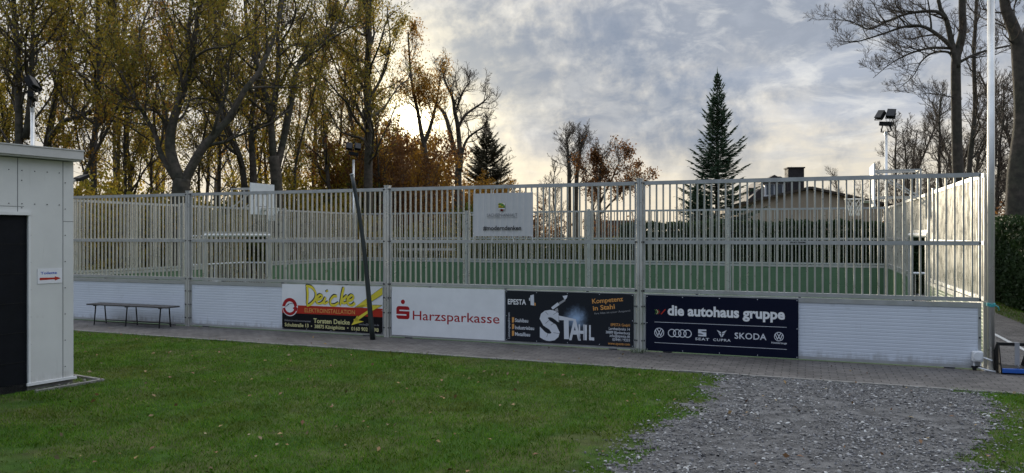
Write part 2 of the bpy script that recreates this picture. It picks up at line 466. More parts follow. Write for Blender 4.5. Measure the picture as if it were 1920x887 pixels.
tag(blades(620000, (-11, 9.5), (4.8, 17.6), lawn_mask, .022, .046, .0058, 4, GRASS, 'grass'), 'short autumn lawn grass with worn and yellowed patches in front of the paved path', 'grass', kind='stuff')
def verge_mask(x, y, rg):
    d = np.stack([x-C0.x, y-C0.y], 1); cx = ca*d[:,0]-sa*d[:,1]; cy = sa*d[:,0]+ca*d[:,1]
    return (cx > W+2.11) & (cx < W+3.2) & (cy > -3.0) & (cy < D+5)
tag(blades(90000, (8, 19), (9, 31), verge_mask, .03, .08, .008, 8, GRASS, 'grass_verge'), 'strip of grass between the side path and the hedge on the right', 'grass', kind='stuff')

# ---- gravel stones
def stones(n, xr, yr, maskf, s0, s1, seed, m, name, z0=.008):
    rg = np.random.default_rng(seed)
    x = rg.uniform(*xr, n); y = rg.uniform(*yr, n); k = maskf(x, y, rg); x = x[k]; y = y[k]; n = len(x)
    base = np.array([(1,0,0),(0,1,0),(-1,0,0),(0,-1,0),(0,0,1),(0,0,-1),(.62,.62,.45),(-.6,.65,.4),(-.62,-.6,.5),(.64,-.6,.42)], float)
    tris = np.array([(0,6,4),(6,1,4),(1,7,4),(7,2,4),(2,8,4),(8,3,4),(3,9,4),(9,0,4),(0,1,6),(1,2,7),(2,3,8),(3,0,9)])
    sz = s0*(s1/s0)**(rg.uniform(0, 1, n)**2.6)
    pts = base[None]*(1+rg.normal(0, .16, (n, 10, 1)))
    sc3 = np.stack([sz*rg.uniform(.7, 1.4, n), sz*rg.uniform(.6, 1.1, n), sz*rg.uniform(.35, .75, n)], 1)
    pts = pts*sc3[:, None]
    a = rg.uniform(0, 2*np.pi, n); tl = rg.normal(0, .3, n)
    ct, st = np.cos(tl)[:,None], np.sin(tl)[:,None]
    X, Z = pts[...,0]*ct - pts[...,2]*st, pts[...,0]*st + pts[...,2]*ct
    cA, sA = np.cos(a)[:,None], np.sin(a)[:,None]
    XX = X*cA - pts[...,1]*sA; YY = X*sA + pts[...,1]*cA
    pts = np.stack([XX + x[:,None], YY + y[:,None], Z + z0 + sc3[:,2:3]*.25], 2)
    nv = n*10
    me = bpy.data.meshes.new(name)
    me.vertices.add(nv); me.vertices.foreach_set('co', pts.astype(np.float32).ravel())
    T = (tris[None] + (np.arange(n)*10)[:,None,None]).reshape(-1)
    me.loops.add(len(T)); me.loops.foreach_set('vertex_index', T.astype(np.int32))
    me.polygons.add(len(T)//3); me.polygons.foreach_set('loop_start', np.arange(0, len(T), 3, dtype=np.int32))
    me.materials.append(m); me.update(calc_edges=True)
    return link(name, me)
STONE = mat('gravel_stone', (.2, .2, .21), .75, island=[(.028, .028, .030), (.05, .050, .054), (.085, .085, .091), (.135, .135, .143), (.10, .094, .086), (.24, .24, .245), (.14, .135, .13), (.46, .46, .45)])
def gmask(x, y, rg):
    e = in_gravel(x, y)
    # tyre-worn bare streaks in the middle, sprinkle at the rim
    wear = fbm(x*1.1, y*.7, 51)
    return (e > rg.uniform(-.55, .25, len(x))) & (y < kerbline(x)-.06) & (rg.uniform(0, 1, len(x)) < np.clip(2.1-2.5*wear, .25, 1)) & (np.abs(x) < .72*y+.4)
tag(stones(105000, (.2, 8), (5.4, 11.8), gmask, .0042, .023, 12, STONE, 'gravel'), 'loose grey gravel of the yard in front of the path', 'gravel', kind='stuff')

# ---- fallen leaves
def leaf_quads(c, size, rg, flatness=1.0):
    n = len(c)
    nrm = rg.normal(0, 1, (n, 3)); nrm[:,2] = np.abs(nrm[:,2])*flatness + .001*flatness
    nrm /= np.linalg.norm(nrm, axis=1)[:,None]
    t = rg.normal(0, 1, (n, 3)); t -= nrm*np.sum(t*nrm, 1)[:,None]; t /= np.linalg.norm(t, axis=1)[:,None]
    u = np.cross(nrm, t); s = size[:,None]
    fold = nrm*s*.25
    return np.stack([c - t*s, c + u*s*.62 + fold, c + t*s, c - u*s*.62 + fold], 1).reshape(-1, 3)
rg = np.random.default_rng(77)
n = 850; x = rg.uniform(-10, 9, n); y = rg.uniform(5.5, 18, n)
k = (np.abs(x) < .72*y) & (y < kerbline(x)+1.6) & ((y < kerbline(x)) | (rg.uniform(0,1,n) < .25)); x = x[k]; y = y[k]
cc = np.stack([x, y, np.where(y < kerbline(x), .035, .02)], 1)
FALL = mat('fallen_leaf', (.2, .1, .03), .7, island=[(.16, .065, .022), (.11, .05, .018), (.20, .10, .035), (.26, .17, .06), (.09, .055, .02), (.30, .24, .13)])
tag(link('fallen_leaves', np_mesh('fallen_leaves', leaf_quads(cc, rg.uniform(.012, .038, len(cc)), rg, 4), 4, [FALL])), 'scattered brown and yellow fallen leaves on lawn and path', 'leaves', kind='stuff')
# ------------------------------------------------------------------ court fence
ZB, ZM, ZT = 1.03, 1.93, 3.0
def corrug(b, x0, x1, y, z0, z1, sgn, mi, pitch=.056, dep=.0025):
    """horizontally ribbed board face; sgn -1 faces local -y"""
    n = max(1, round((z1-z0)/pitch)); p = (z1-z0)/n
    for i in range(n):
        a = z0+i*p
        prof = [(a, .0), (a+p*.12, dep), (a+p*.80, dep), (a+p, 0)]
        for (za, da), (zb, db) in zip(prof, prof[1:]):
            f = [(x0, y+sgn*da, za), (x1, y+sgn*da, za), (x1, y+sgn*db, zb), (x0, y+sgn*db, zb)]
            b.face(f if sgn < 0 else f[::-1], mi)
def kick_board(x0, x1, root):
    kb = MB(); corrug(kb, x0+.045, x1-.045, -.018, .075, .955, -1, 0); corrug(kb, x0+.045, x1-.045, .018, .075, .955, 1, 1)
    k = kb.build('kick_board', [WHITE, GREENB], root)
    fb = MB()
    fb.box(x0+.004, x1-.004, -.030, .030, .03, .075, 0)          # bottom rail
    fb.box(x0+.004, x1-.004, -.034, .034, .955, 1.03, 0)
    fb.box(x0+.004, x0+.045, -.030, .030, .075, .955, 0); fb.box(x1-.045, x1-.004, -.030, .030, .075, .955, 0)
    for t in (.18, .5, .82):
        fb.box(x0+t*(x1-x0)-.018, x0+t*(x1-x0)+.018, -.029, .029, 1.0301, 1.0449, 1)
    for z in (.2, .5, .8):
        for xx in (x0+.024, x1-.024): fb.box(xx-.012, xx+.012, -.036, -.0301, z-.012, z+.012, 1)
    fb.box(x0+.35, x0+.50, -.026, .026, .0, .03, 1); fb.box(x1-.5, x1-.35, -.026, .026, .0, .03, 1)
    fb.build('board_frame', [ALU, DARKBOLT], k)
def railing(x0, x1, root, zlo=1.045, mid=True, nb=44):
    rb = MB()
    rb.box(x0+.004, x1-.004, -.024, .024, zlo, zlo+.062)
    if mid: rb.box(x0+.004, x1-.004, -.026, .026, ZM-.032, ZM+.032)
    rb.box(x0+.004, x1-.004, -.026, .026, ZT-.065, ZT)
    for xa, xb in ((x0+.004, x0+.034), (x1-.034, x1-.004)):
        rb.box(xa, xb, -.022, .022, zlo+.062, ZM-.032 if mid else ZT-.065)
        if mid: rb.box(xa, xb, -.022, .022, ZM+.032, ZT-.065)
    k = 1
    for z in (zlo+.03, ZM, ZT-.035):
        for xx in (x0+.016, x1-.016): rb.box(xx-.012, xx+.012, -.034, -.0262, z-.014, z+.014, 1)
    r = rb.build('railing', [ALU, DARKBOLT], root)
    bb = MB(); n = max(2, round((x1-x0)/(BAY/nb)))
    for i in range(1, n):
        x = x0 + (x1-x0)*i/n
        bb.box(x-.0138, x+.0138, -.0135, .0135, zlo+.03, ZT-.03)
    bb.build('bars', ALUB, r)
def fpost(x, root):
    p = MB(); p.box(x-.052, x-.004, -.05, .05, 0, ZT+.035); p.box(x+.004, x+.052, -.05, .05, 0, ZT+.035); p.box(x-.0035, x+.0035, -.03, .03, 0, ZT+.02)
    p.box(x-.06, x+.06, -.056, .056, ZT+.035, ZT+.05)
    for z in (.2, .5, .8, 1.075, ZM, ZT-.03):
        for xx in (x-.046, x+.046): p.box(xx-.010, xx+.010, -.060, -.0501, z-.012, z+.012, 1)
    p.build('fence_post', [POLEM, DARKBOLT], root)
def fence(label, loc, rz, n, bay, goal=None, xs=None):
    xs = xs or [i*bay for i in range(n+1)]
    root = empty('court_fence', loc, rz, label, 'fence', 'aluminium fences around the court')
    for i in range(n):
        x0 = xs[i] + (.058 if i else .075); x1 = xs[i+1] - (.058 if i < n-1 else .075)
        if i == goal:
            goal_bay(x0, x1, root, 'left' in label)
        else:
            kick_board(x0, x1, root); railing(x0, x1, root)
        if i: fpost(xs[i], root)
    return root
def goal_bay(x0, x1, root, full=False):
    """opening with crossbar and a recess behind (towards -y)"""
    xm = (x0+x1)/2; g0, g1 = xm-1.55, xm+1.55
    kick_board(x0, g0-.062, root); kick_board(g1+.062, x1, root)
    railing(x0, g0-.062, root); railing(g1+.062, x1, root)
    railing(g0-.058, g1+.058, root, zlo=2.11, mid=False)
    f = MB()
    f.tube([(g0-.06, 0, 2.055), (g1+.06, 0, 2.055)], .055, 12)
    gf = f.build('crossbar', PVC, root)
    for xg in (g0, g1):
        f = MB(); f.box(xg-.06, xg+.06, -.06, .06, 0, 2.0); f.build('goal_post', ALU, root)
    r = MB(); d = -1.0
    r.tube([(g0+.02, -.06, 1.06), (g0+.02, d, 1.06), (g1-.02, d, 1.06), (g1-.02, -.06, 1.06)], .03, 8)
    for x in (g0+.02, (g0+g1)/2, g1-.02): r.tube([(x, d, 0), (x, d, 1.055)], .028, 8)
    r.tube([(g0+.02, d, .12), (g1-.02, d, .12)], .02, 8)
    r.tube([(g0+.02, d, .46), (g1-.02, d, .46)], .02, 8)
    r.tube([(g0+.02, -.06, 2.03), (g0+.02, d, 2.03), (g1-.02, d, 2.03), (g1-.02, -.06, 2.03)], .025, 8)
    r.build('goal_recess_rail', PVC, gf)
    s = MB()
    nb = 28
    for i in range(1, nb):
        x = g0 + (g1-g0)*i/nb; s.box(x-.012, x+.012, d-.011, d+.011, .1, 2.02 if full or not i % 2 else 1.04)
    for xx in (g0+.02, g1-.02):
        for i in range(1, 9):
            y = d*i/9; s.box(xx-.011, xx+.011, y-.012, y+.012, .03, 1.04)
    s.build('goal_recess_bars', ALUB, gf)
f1 = fence('near long fence with white ribbed boards carrying the advertising boards', C(0, 0), -A, 4, BAY, None, [0, 5.10, 10.22, 15.32, W])
f2 = fence('far long fence across the court, its boards green on the inner side', C(W, D), math.pi-A, 4, BAY)
f3 = fence('left end fence behind the shed with a goal opening in its middle', C(0, D), -math.pi/2-A, 3, ND, 1)
f4 = fence('right end fence seen edge on with a sunlit inner side and a goal opening', C(W, 0), math.pi/2-A, 3, ND, 1)

# ------------------------------------------------------------------ floodlight masts at the four corners
def flood(root, M):
    h = MB(); h.obox(M, .34, .16, .40, 0)
    h.obox(M @ Matrix.Translation((0, -.09, .0)), .37, .03, .43, 0)
    for i in range(7): h.obox(M @ Matrix.Translation((-.135+.045*i, .10, 0)), .012, .05, .36, 0)
    o = h.build('floodlight', [BLACK], root, bevel=.01)
    gl_ = MB(); gl_.obox(M @ Matrix.Translation((0, -.1075, 0)), .31, .004, .37); gl_.build('lamp_glass', GLASSD, o)
    br = MB(); br.bar(M @ Vector((-.19, 0, 0)), M @ Vector((-.19, .02, -.27)), .02, .03); br.bar(M @ Vector((.19, 0, 0)), M @ Vector((.19, .02, -.27)), .02, .03)
    br.bar(M @ Vector((-.19, .02, -.27)), M @ Vector((.19, .02, -.27)), .03, .02); br.build('lamp_bracket', BLACK, o)
def light_mast(cx, cy, label, H, aim, spread=.30):
    root = empty('floodlight_mast', C(cx, cy), -A, label, 'floodlight mast', 'floodlight masts at the court corners')
    p = MB(); p.tube([(0, 0, 0), (0, 0, H-.30)], .049, 20); p.build('mast_pole', POLEM, root, smooth=True)
    c_ = MB(); c_.box(-.11, .11, -.11, .11, .0, .02); c_.build('foot_plate', POLEM, root)
    c_ = MB(); c_.tube([(0, 0, H-.33), (0, 0, H-.22)], .056, 16); c_.build('mast_collar', POLEM, root)
    # top yoke
    y = MB(); Rz = Matrix.Rotation(aim, 4, 'Z')
    for s in (-1, 1):
        y.bar(Rz @ Vector((0, 0, H-.24)), Rz @ Vector((s*.17, 0, H-.22)), .03, .03)
        y.bar(Rz @ Vector((s*.17, 0, H-.22)), Rz @ Vector((s*.12, 0, H-.02)), .03, .03)
    y.build('mast_yoke', BLACK, root)
    t = Matrix.Translation((0, 0, H+.04))
    bx = MB(); bx.obox(t @ Rz @ Matrix.Rotation(R(8), 4, 'Y'), .42, .14, .14); bx.build('control_box', BLACK, root, bevel=.012)
    for s in (-1, 1):
        M = t @ Rz @ Matrix.Translation((s*.175, -.02, .31)) @ Matrix.Rotation(s*spread, 4, 'Z') @ Matrix.Rotation(R(8), 4, 'Y') @ Matrix.Rotation(R(-32), 4, 'X')
        flood(root, M @ Matrix.Scale(.72, 4))
    return root
light_mast(W+.05, -.02, 'tall galvanised pole at the near right corner reaching out of the picture', 6.1, R(-140))
light_mast(W-.04, D+.10, 'slim mast with two black floodlights tilted left, at the far right corner', 5.75, R(-30))
light_mast(-.27, D+.06, 'mast with twin floodlights at the far left corner above the leaning dark pole', 5.55, R(38), .12)
light_mast(.17, -.06, 'mast with black floodlights rising behind the flat roofed shed', 5.45, R(130))

# ------------------------------------------------------------------ basketball hoops over the goals
NET = mat('net_cord', (.62, .62, .60), .8)
def hoop(loc, rz, label):
    """local +y points into the court"""
    root = empty('basketball_hoop', loc, rz, label, 'basketball hoop', 'basketball hoops over the goals')
    b = MB(); b.box(-.6, .6, 1.0, 1.035, 2.74, 3.78); b.box(-.6, .6, .985, .9995, 2.74, 2.80, 0)
    bo = b.build('backboard', PVC, root, bevel=.004)
    for xa in (-.25, .25):
        pass
    t = MB()
    t.box(-.30, -.27, 1.0352, 1.037, 3.0, 3.45); t.box(.27, .30, 1.0352, 1.037, 3.0, 3.45); t.box(-.27, .27, 1.0352, 1.037, 3.42, 3.45); t.box(-.27, .27, 1.0352, 1.037, 3.0, 3.03)
    t.build('target_frame', GREYS, bo)
    a = MB()
    for s in (-.3, .3):
        a.bar((s, .03, 2.97), (s, 1.0, 2.97), .04); a.bar((s, -.02, 3.62), (s, 1.0, 3.62), .04)
        a.bar((s, .03, 2.99), (s, .98, 3.60), .035); a.bar((s, 0, 3.0), (s, 0, 3.62), .045)
    a.bar((-.3, .02, 3.62), (.3, .02, 3.62), .04); a.bar((-.3, .5, 2.97), (.3, .5, 2.97), .035)
    a.build('support_arm', POLEM, root)
    r = MB(); n = 28; cy = 1.04+.15+.23; rz_ = 2.95
    ring = [(.23*math.cos(2*math.pi*i/n), cy+.23*math.sin(2*math.pi*i/n), rz_) for i in range(n+1)]
    r.tube(ring, .011, 8, cap=False); r.box(-.09, .09, 1.036, cy-.215, rz_-.05, rz_-.03); r.box(-.09, .09, 1.0365, 1.05, rz_-.12, rz_+.02)
    r.prism([(-.09, rz_-.05), (.09, rz_-.05), (.06, rz_-.10), (-.06, rz_-.10)], 1.05, 1.22)
    rim = r.build('rim', POLEM, root, smooth=False)
    nb = MB(); m = 12
    def q(i, l):
        rad = [.225, .19, .155, .13, .12][l]; a_ = 2*math.pi*(i+.5*l)/m
        return (rad*math.cos(a_), cy+rad*math.sin(a_), rz_-.012-.1*l)
    for l in range(4):
        for i in range(m):
            nb.tube([q(i, l), q(i, l+1)], .006, 4); nb.tube([q(i+1, l), q(i, l+1)], .006, 4)
    nb.build('net', NET, rim)
hoop(C(0, D/2), -math.pi/2-A, 'white basketball backboard and hoop over the left goal')
hoop(C(W, D/2), math.pi/2-A, 'basketball hoop on the right seen from the side against the house')

# ------------------------------------------------------------------ lettering helpers
def text_polys(body, size=1., bold=0., shear=0., spacing=1., align='LEFT'):
    cu = bpy.data.curves.new('t', 'FONT'); cu.body = body; cu.size = size; cu.offset = bold; cu.shear = shear; cu.space_character = spacing
    cu.resolution_u = 3
    ob = bpy.data.objects.new('t', cu); col.objects.link(ob)
    dg = bpy.context.evaluated_depsgraph_get(); dg.update()
    me = bpy.data.meshes.new_from_object(ob.evaluated_get(dg))
    vs = [(v.co.x, v.co.y) for v in me.vertices]; fs = [tuple(p.vertices) for p in me.polygons]
    bpy.data.objects.remove(ob); bpy.data.curves.remove(cu); bpy.data.meshes.remove(me)
    return vs, fs
def put_text(b, body, x0, x1, z, h, y, mi, bold=0., shear=0., rot=0., spacing=1., ref=None):
    """write body so that it spans x0..x1, baseline z, cap height h (h None keeps the proportions)"""
    vs, fs = text_polys(body, 1., bold, shear, spacing)
    xs = [v[0] for v in vs]; a, e = min(xs), max(xs); sx = (x1-x0)/(e-a)
    sz = sx if h is None else h/.72
    b.cut(); k = len(b.v); cr, sr = math.cos(rot), math.sin(rot)
    for vx, vy in vs:
        X = (vx-a)*sx; Z = vy*sz
        b.v.append((x0 + X*cr - Z*sr, y, z + X*sr + Z*cr))
    for f in fs: b.f.append(tuple(k+i for i in f)); b.m.append(mi)
def poly(b, pts, y, mi): b.face([(x, y, z) for x, z in pts], mi)
def circ(cx, cz, rx, rz=None, n=28, a0=0, a1=2*math.pi):
    rz = rz or rx; return [(cx+rx*math.cos(a0+(a1-a0)*i/n), cz+rz*math.sin(a0+(a1-a0)*i/n)) for i in range(n if a1-a0 > 6.2 else n+1)]
def ring(b, cx, cz, r0, r1, y, mi, n=30, a0=0, a1=2*math.pi):
    for i in range(n):
        t0 = a0+(a1-a0)*i/n; t1 = a0+(a1-a0)*(i+1)/n
        poly(b, [(cx+r0*math.cos(t0), cz+r0*math.sin(t0)), (cx+r1*math.cos(t0), cz+r1*math.sin(t0)), (cx+r1*math.cos(t1), cz+r1*math.sin(t1)), (cx+r0*math.cos(t1), cz+r0*math.sin(t1))], y, mi)
_sk = [0]
def ribbon(b, pts, wd, y, mi):
    """smooth handwritten stroke through pts, one strip with shared corners"""
    out = []
    for i in range(len(pts)-1):
        p = [Vector((*pts[max(0, min(len(pts)-1, i+k))], 0)) for k in (-1, 0, 1, 2)]
        for k in range(6):
            t_ = k/6; out.append(.5*((2*p[1])+(p[2]-p[0])*t_+(2*p[0]-5*p[1]+4*p[2]-p[3])*t_*t_+(3*p[1]-p[0]-3*p[2]+p[3])*t_**3))
    out.append(Vector((*pts[-1], 0))); n = len(out); k0 = len(b.v); _sk[0] += 1; y = y - .00012*(_sk[0] % 6)
    for i, p in enumerate(out):
        d = (out[min(i+1, n-1)] - out[max(i-1, 0)]).normalized(); nn = Vector((-d.y, d.x, 0))
        w = wd/2*(1 if 0 < i < n-1 else .55)*(1+.18*math.sin(i*.35))
        b.v.append((p.x-nn.x*w, y, p.y-nn.y*w)); b.v.append((p.x+nn.x*w, y, p.y+nn.y*w))
    for i in range(n-1): b.f.append((k0+2*i, k0+2*i+2, k0+2*i+3, k0+2*i+1)); b.m.append(mi)
def stroke(b, pts, wd, y, mi):
    _sk[0] += 1
    for (xa, za), (xb, zb) in zip(pts, pts[1:]):
        _sk[0] += 1; y_ = y - .00012*(_sk[0] % 6)
        d = math.hypot(xb-xa, zb-za) or 1; nx, nz = -(zb-za)/d*wd/2, (xb-xa)/d*wd/2
        ex, ez = (xb-xa)/d*wd*.3, (zb-za)/d*wd*.3
        poly(b, [(xa-ex-nx, za-ez-nz), (xb+ex-nx, zb+ez-nz), (xb+ex+nx, zb+ez+nz), (xa-ex+nx, za-ez+nz)], y_, mi)
def cm(n, c_, r=.5): return mat('print_'+n, c_, r, spec=.14, var=.04, vscale=3)
I_WHITE = cm('white', (.74, .745, .75)); I_YEL = cm('yellow', (.72, .60, .06)); I_NAVY = cm('navy', (.010, .012, .03)); I_RED = cm('red', (.42, .035, .02))
I_DRED = cm('dark_red', (.34, .016, .02)); I_ORA = cm('orange', (.62, .30, .09)); I_BLK = cm('black', (.008, .008, .01)); I_GREY = cm('grey', (.30, .30, .31))
I_SIL = cm('silver', (.60, .62, .66)); I_DNAVY = cm('deep_navy', (.004, .006, .020)); I_PALE = cm('pale_yellow', (.66, .62, .30)); I_GRN = cm('green', (.10, .24, .05)); I_BLUE = cm('blue', (.05, .10, .45))
MATS = [I_WHITE, I_YEL, I_NAVY, I_RED, I_DRED, I_ORA, I_BLK, I_GREY, I_SIL, I_DNAVY, I_PALE, I_GRN, I_BLUE]
WH, YE, NA, RE, DR, OR, BK, GY, SI, DN, PA, GN, BL = range(13)

def board_place(tl, tr, bl, br, name, label, group='advertising boards on the near fence'):
    """advertising board lying on the fence: local x along it, z up, origin at its lower left corner"""
    x0, _ = at_fence(tl[0], tl[1], -.04); x1, _ = at_fence(tr[0], tr[1], -.04)
    zt = (at_fence(*tl, -.04)[1] + at_fence(*tr, -.04)[1])/2; zb = (at_fence(*bl, -.04)[1] + at_fence(*br, -.04)[1])/2
    root = empty(name, C(x0, -.0375, zb), -A, label, 'advertising board', group)
    return root, x1-x0, zt-zb
def board_panel(root, w_, h_, m, extra=None, screws=True):
    b = MB(); b.box(0, w_, -.0065, .0, 0, h_)
    p = b.build('panel', m, root)
    if screws:
        s = MB()
        for i in range(5):
            for z in (.022, h_-.022): s.obox(Matrix.Translation((.022+(w_-.044)*i/4, -.0075, z)), .012, .003, .012)
        for z in (h_/2,):
            for x in (.02, w_-.02): s.obox(Matrix.Translation((x, -.0075, z)), .012, .003, .012)
        s.build('screws', I_SIL, p)
    return p
Y1, Y2, Y3, Y4 = -.0078, -.0088, -.0098, -.0108

# --- yellow, red and black board of the electrician
root, w_, h_ = board_place((529, 532), (718, 538), (529, 617), (717, 626), 'advertising_board', 'white, red and black board with yellow handwriting and a yellow lightning arrow')
board_panel(root, w_, h_, I_WHITE)
def U(u): return u*w_
def V(v): return (1-v)*h_
b = MB()
poly(b, [(0.003, V(.46)), (w_-.003, V(.46)), (w_-.003, V(.64)), (0.003, V(.64))], Y1, RE)
poly(b, [(0.003, V(.64)), (w_-.003, V(.64)), (w_-.003, .003), (0.003, .003)], Y1, BK)
b.build('stripes', MATS, root)
b = MB()
cx, cz, rr_ = U(.082), V(.50), .082*w_
poly(b, circ(cx+.005, cz, rr_*.985), Y2, WH)
ring(b, cx, cz, rr_*.56, rr_*.93, Y3, DR, 24, R(5), R(178)); ring(b, cx, cz, rr_*.60, rr_*.90, Y3, DR, 24, R(190), R(345))
poly(b, [(cx-rr_*.7, cz-.03), (cx-rr_*.2, cz+.06), (cx+rr_*.93, cz+.07), (cx+rr_*.1, cz+.075)], Y4, NA)
poly(b, [(cx+rr_*.35, cz-.03), (cx+rr_*.72, cz+rr_*.12), (cx+rr_*1.0, cz-rr_*.12), (cx+rr_*.9, cz-.09)], Y4, DR)
b.build('emblem', MATS, root)
b = MB()
def q_(x, y): return (U((x-75)/1390), V((y-92-.030*(x-75))/(600+.018*(x-75))))
HAND = [[(438, 135), (446, 230), (438, 372)], [(420, 118), (505, 140), (560, 215), (548, 300), (490, 362), (432, 385)],
        [(580, 305), (632, 285), (650, 252), (615, 240), (572, 290), (585, 352), (640, 350), (690, 310)], [(700, 272), (672, 335), (692, 355), (735, 330)], [(712, 178), (722, 200)],
        [(855, 262), (812, 258), (765, 310), (772, 368), (825, 375), (880, 340)], [(948, 138), (925, 240), (898, 385)], [(995, 245), (950, 290), (915, 318)], [(920, 312), (945, 350), (985, 340)],
        [(1000, 325), (1060, 300), (1078, 262), (1045, 245), (1000, 300), (1010, 368), (1060, 378), (1100, 345)]]
for ddx, ddy, yy, mi, wd_ in ((-7, -7, Y2, NA, .062), (0, 0, Y3-.0012, YE, .046)):
    b.cut()
    for st in HAND: ribbon(b, [q_(x+ddx, y+ddy) for x, y in st], wd_, yy, mi)
put_text(b, 'ELEKTROINSTALLATION', U(.235), U(.735), V(.605), .088, Y3, OR, .012)
put_text(b, 'Torsten Deicke', U(.325), U(.685), V(.83), .098, Y3, PA, .018)
put_text(b, 'Schulstraße 13', U(.03), U(.275), V(.935), .075, Y3, PA, .016); put_text(b, '•  38875 Königshütte  •', U(.300), U(.672), V(.942), .075, Y3, PA, .016); put_text(b, '0160 902', U(.70), U(.858), V(.95), .075, Y3, PA, .016); put_text(b, '98', U(.915), U(.962), V(.952), .075, Y3, PA, .016)
put_text(b, 'Elektroinstallationsmeister', U(.03), U(.30), V(.82), .04, Y3, GY)
put_text(b, 'deicke@t-online.de', U(.775), U(.965), V(.83), .04, Y3, GY)
b.build_split('lettering', MATS, root)
b = MB()
def q_(x, y): return (U((x-75)/1390), V((y-92-.030*(x-75))/(600+.018*(x-75))))
for grow, yy, mi in ((1, Y3-.0022, NA), (0, Y3-.0030, YE)):
    e = 5*grow
    poly(b, [q_(1462, 140-e), q_(1462, 235+e), q_(1200, 400+e), q_(1100-2*e, 400+e)], yy, mi)
    poly(b, [q_(1100, 398+e), q_(1200-e, 372-e), q_(1458+e, 378-e), q_(1275, 480+e), q_(1120, 590+e), q_(1075, 570), q_(1290, 430), q_(1250, 398)], yy, mi)
    poly(b, [q_(1130, 510-2*e), q_(1050-2*e, 640+e), q_(1218+2*e, 590+e), q_(1150, 578)], yy, mi)
b.build('lightning_arrow', MATS, root)

# --- white savings bank board
root, w_, h_ = board_place((735, 537), (946, 544), (735, 628), (946, 638), 'advertising_board', 'white board with a dark red S emblem and one long dark red word')
board_panel(root, w_, h_, I_WHITE, screws=False)
def q_(x, y): return (U((x-40)/1562), V((y-55-.030*(x-40))/(657+.023*(x-40))))
b = MB()
x0, z1 = q_(106, 318); x1, z0 = q_(297, 503)
rad = .055; oc = []
for (ax, az, a0) in ((x1-rad, z1-rad, 0), (x0+rad, z1-rad, 90), (x0+rad, z0+rad, 180), (x1-rad, z0+rad, 270)):
    oc += [(ax+rad*math.cos(R(a0+k*15)), az+rad*math.sin(R(a0+k*15))) for k in range(7)]
poly(b, oc, Y1, DR)
wx, hh = x1-x0, z1-z0
poly(b, [(x0+.23*wx, z1-.28*hh), (x1+.004, z1-.28*hh), (x1+.004, z1-.38*hh), (x0+.23*wx, z1-.38*hh)], Y2, WH)
poly(b, [(x0-.004, z1-.62*hh), (x0+.77*wx, z1-.62*hh), (x0+.77*wx, z1-.72*hh), (x0-.004, z1-.72*hh)], Y2, WH)
cx, cz = q_(202, 262); poly(b, circ(cx, cz, .045), Y1, DR)
b.build('emblem', MATS, root)
b = MB(); a_ = q_(345, 507); e_ = q_(1537, 545)
put_text(b, 'Harzsparkasse', a_[0], e_[0], a_[1], .185, Y1, DR, .004)
b.build_split('lettering', MATS, root)

# --- black steel builder board
root, w_, h_ = board_place((948, 544), (1188, 552), (948, 638), (1188, 652), 'advertising_board', 'black board with the big pale word STAHL, white sparks and orange text')
ST = bpy.data.materials.new('print_spark'); ST.use_nodes = True; t_ = ST.node_tree; G_ = NG(t_); bs_ = t_.nodes['Principled BSDF']
tcx = G_.n('ShaderNodeTexCoord').outputs['Object']
dd = G_.v('DISTANCE', G_.v('MULTIPLY', tcx, (1, 0, 1)), (w_*.565, 0, h_*.50))
dd = G_.m('ADD', dd, G_.m('MULTIPLY', G_.m('SUBTRACT', G_.noise(tcx, 9, 6, .7), .5), .25))
G_.put(bs_.inputs['Base Color'], G_.mix(G_.m('POWER', G_.ss(dd, .30, .0), 1.6), (.006, .008, .016), (.30, .42, .60)))
bs_.inputs['Roughness'].default_value = .4
board_panel(root, w_, h_, ST)
def q_(x, y): return (U((x-48)/1520), V((y-90-.030*(x-48))/(590+.029*(x-48))))
b = MB()
def T_(s, xa, xb, yb, h, mi, **k):
    a_ = q_(xa, yb); e_ = q_(xb, yb); put_text(b, s, a_[0], e_[0], a_[1], h, Y2, mi, **k)
T_('EPESTA', 78, 305, 250, .10, WH, bold=.02)
a_ = q_(1100, 240); e_ = q_(1455, 200); put_text(b, 'Kompetenz', a_[0], e_[0], a_[1]-.01, .085, Y2, OR, .02, 0, R(6.5))
a_ = q_(1110, 322); e_ = q_(1360, 290); put_text(b, 'in Stahl', a_[0], e_[0], a_[1]-.01, .085, Y2, OR, .02, 0, R(6.5))
a_ = q_(1125, 372); e_ = q_(1535, 330); put_text(b, 'Ihre Idee ist unser Ansporn!', a_[0], e_[0], a_[1]-.005, .036, Y2, GY, .0, 0, R(6.5))
for s, yb, xb in (('Stahlbau', 460, 332), ('Industriebau', 545, 405), ('Metallbau', 622, 355)): T_(s, 168, xb, yb, .068, SI, bold=.018)
for s, yb, xa, mi in (('EPESTA GmbH', 512, 1312, OR), ('Lerchenbreite 14', 558, 1290, SI), ('38889 Blankenburg', 600, 1255, SI), ('info@epesta.de', 642, 1300, SI), ('03944 / 9203', 688, 1330, SI), ('www.epesta.com', 732, 1280, OR)):
    T_(s, xa, 1527, yb, .05, mi, bold=.008)
a_ = q_(103, 655); e_ = q_(103, 350); k0 = len(b.v)
put_text(b, 'Leistungsspektrum', 0, e_[1]-a_[1], 0, .045, Y2, SI)
for i in range(k0, len(b.v)): x, y, z = b.v[i]; b.v[i] = (a_[0]-z, y, a_[1]+x)
b.build_split('lettering', MATS, root)
b = MB()
for ya, yb in ((405, 468), (483, 545), (563, 625)): poly(b, [q_(130, ya), q_(157, ya), q_(157, yb-10), q_(146, yb), q_(130, yb)], Y2, OR)
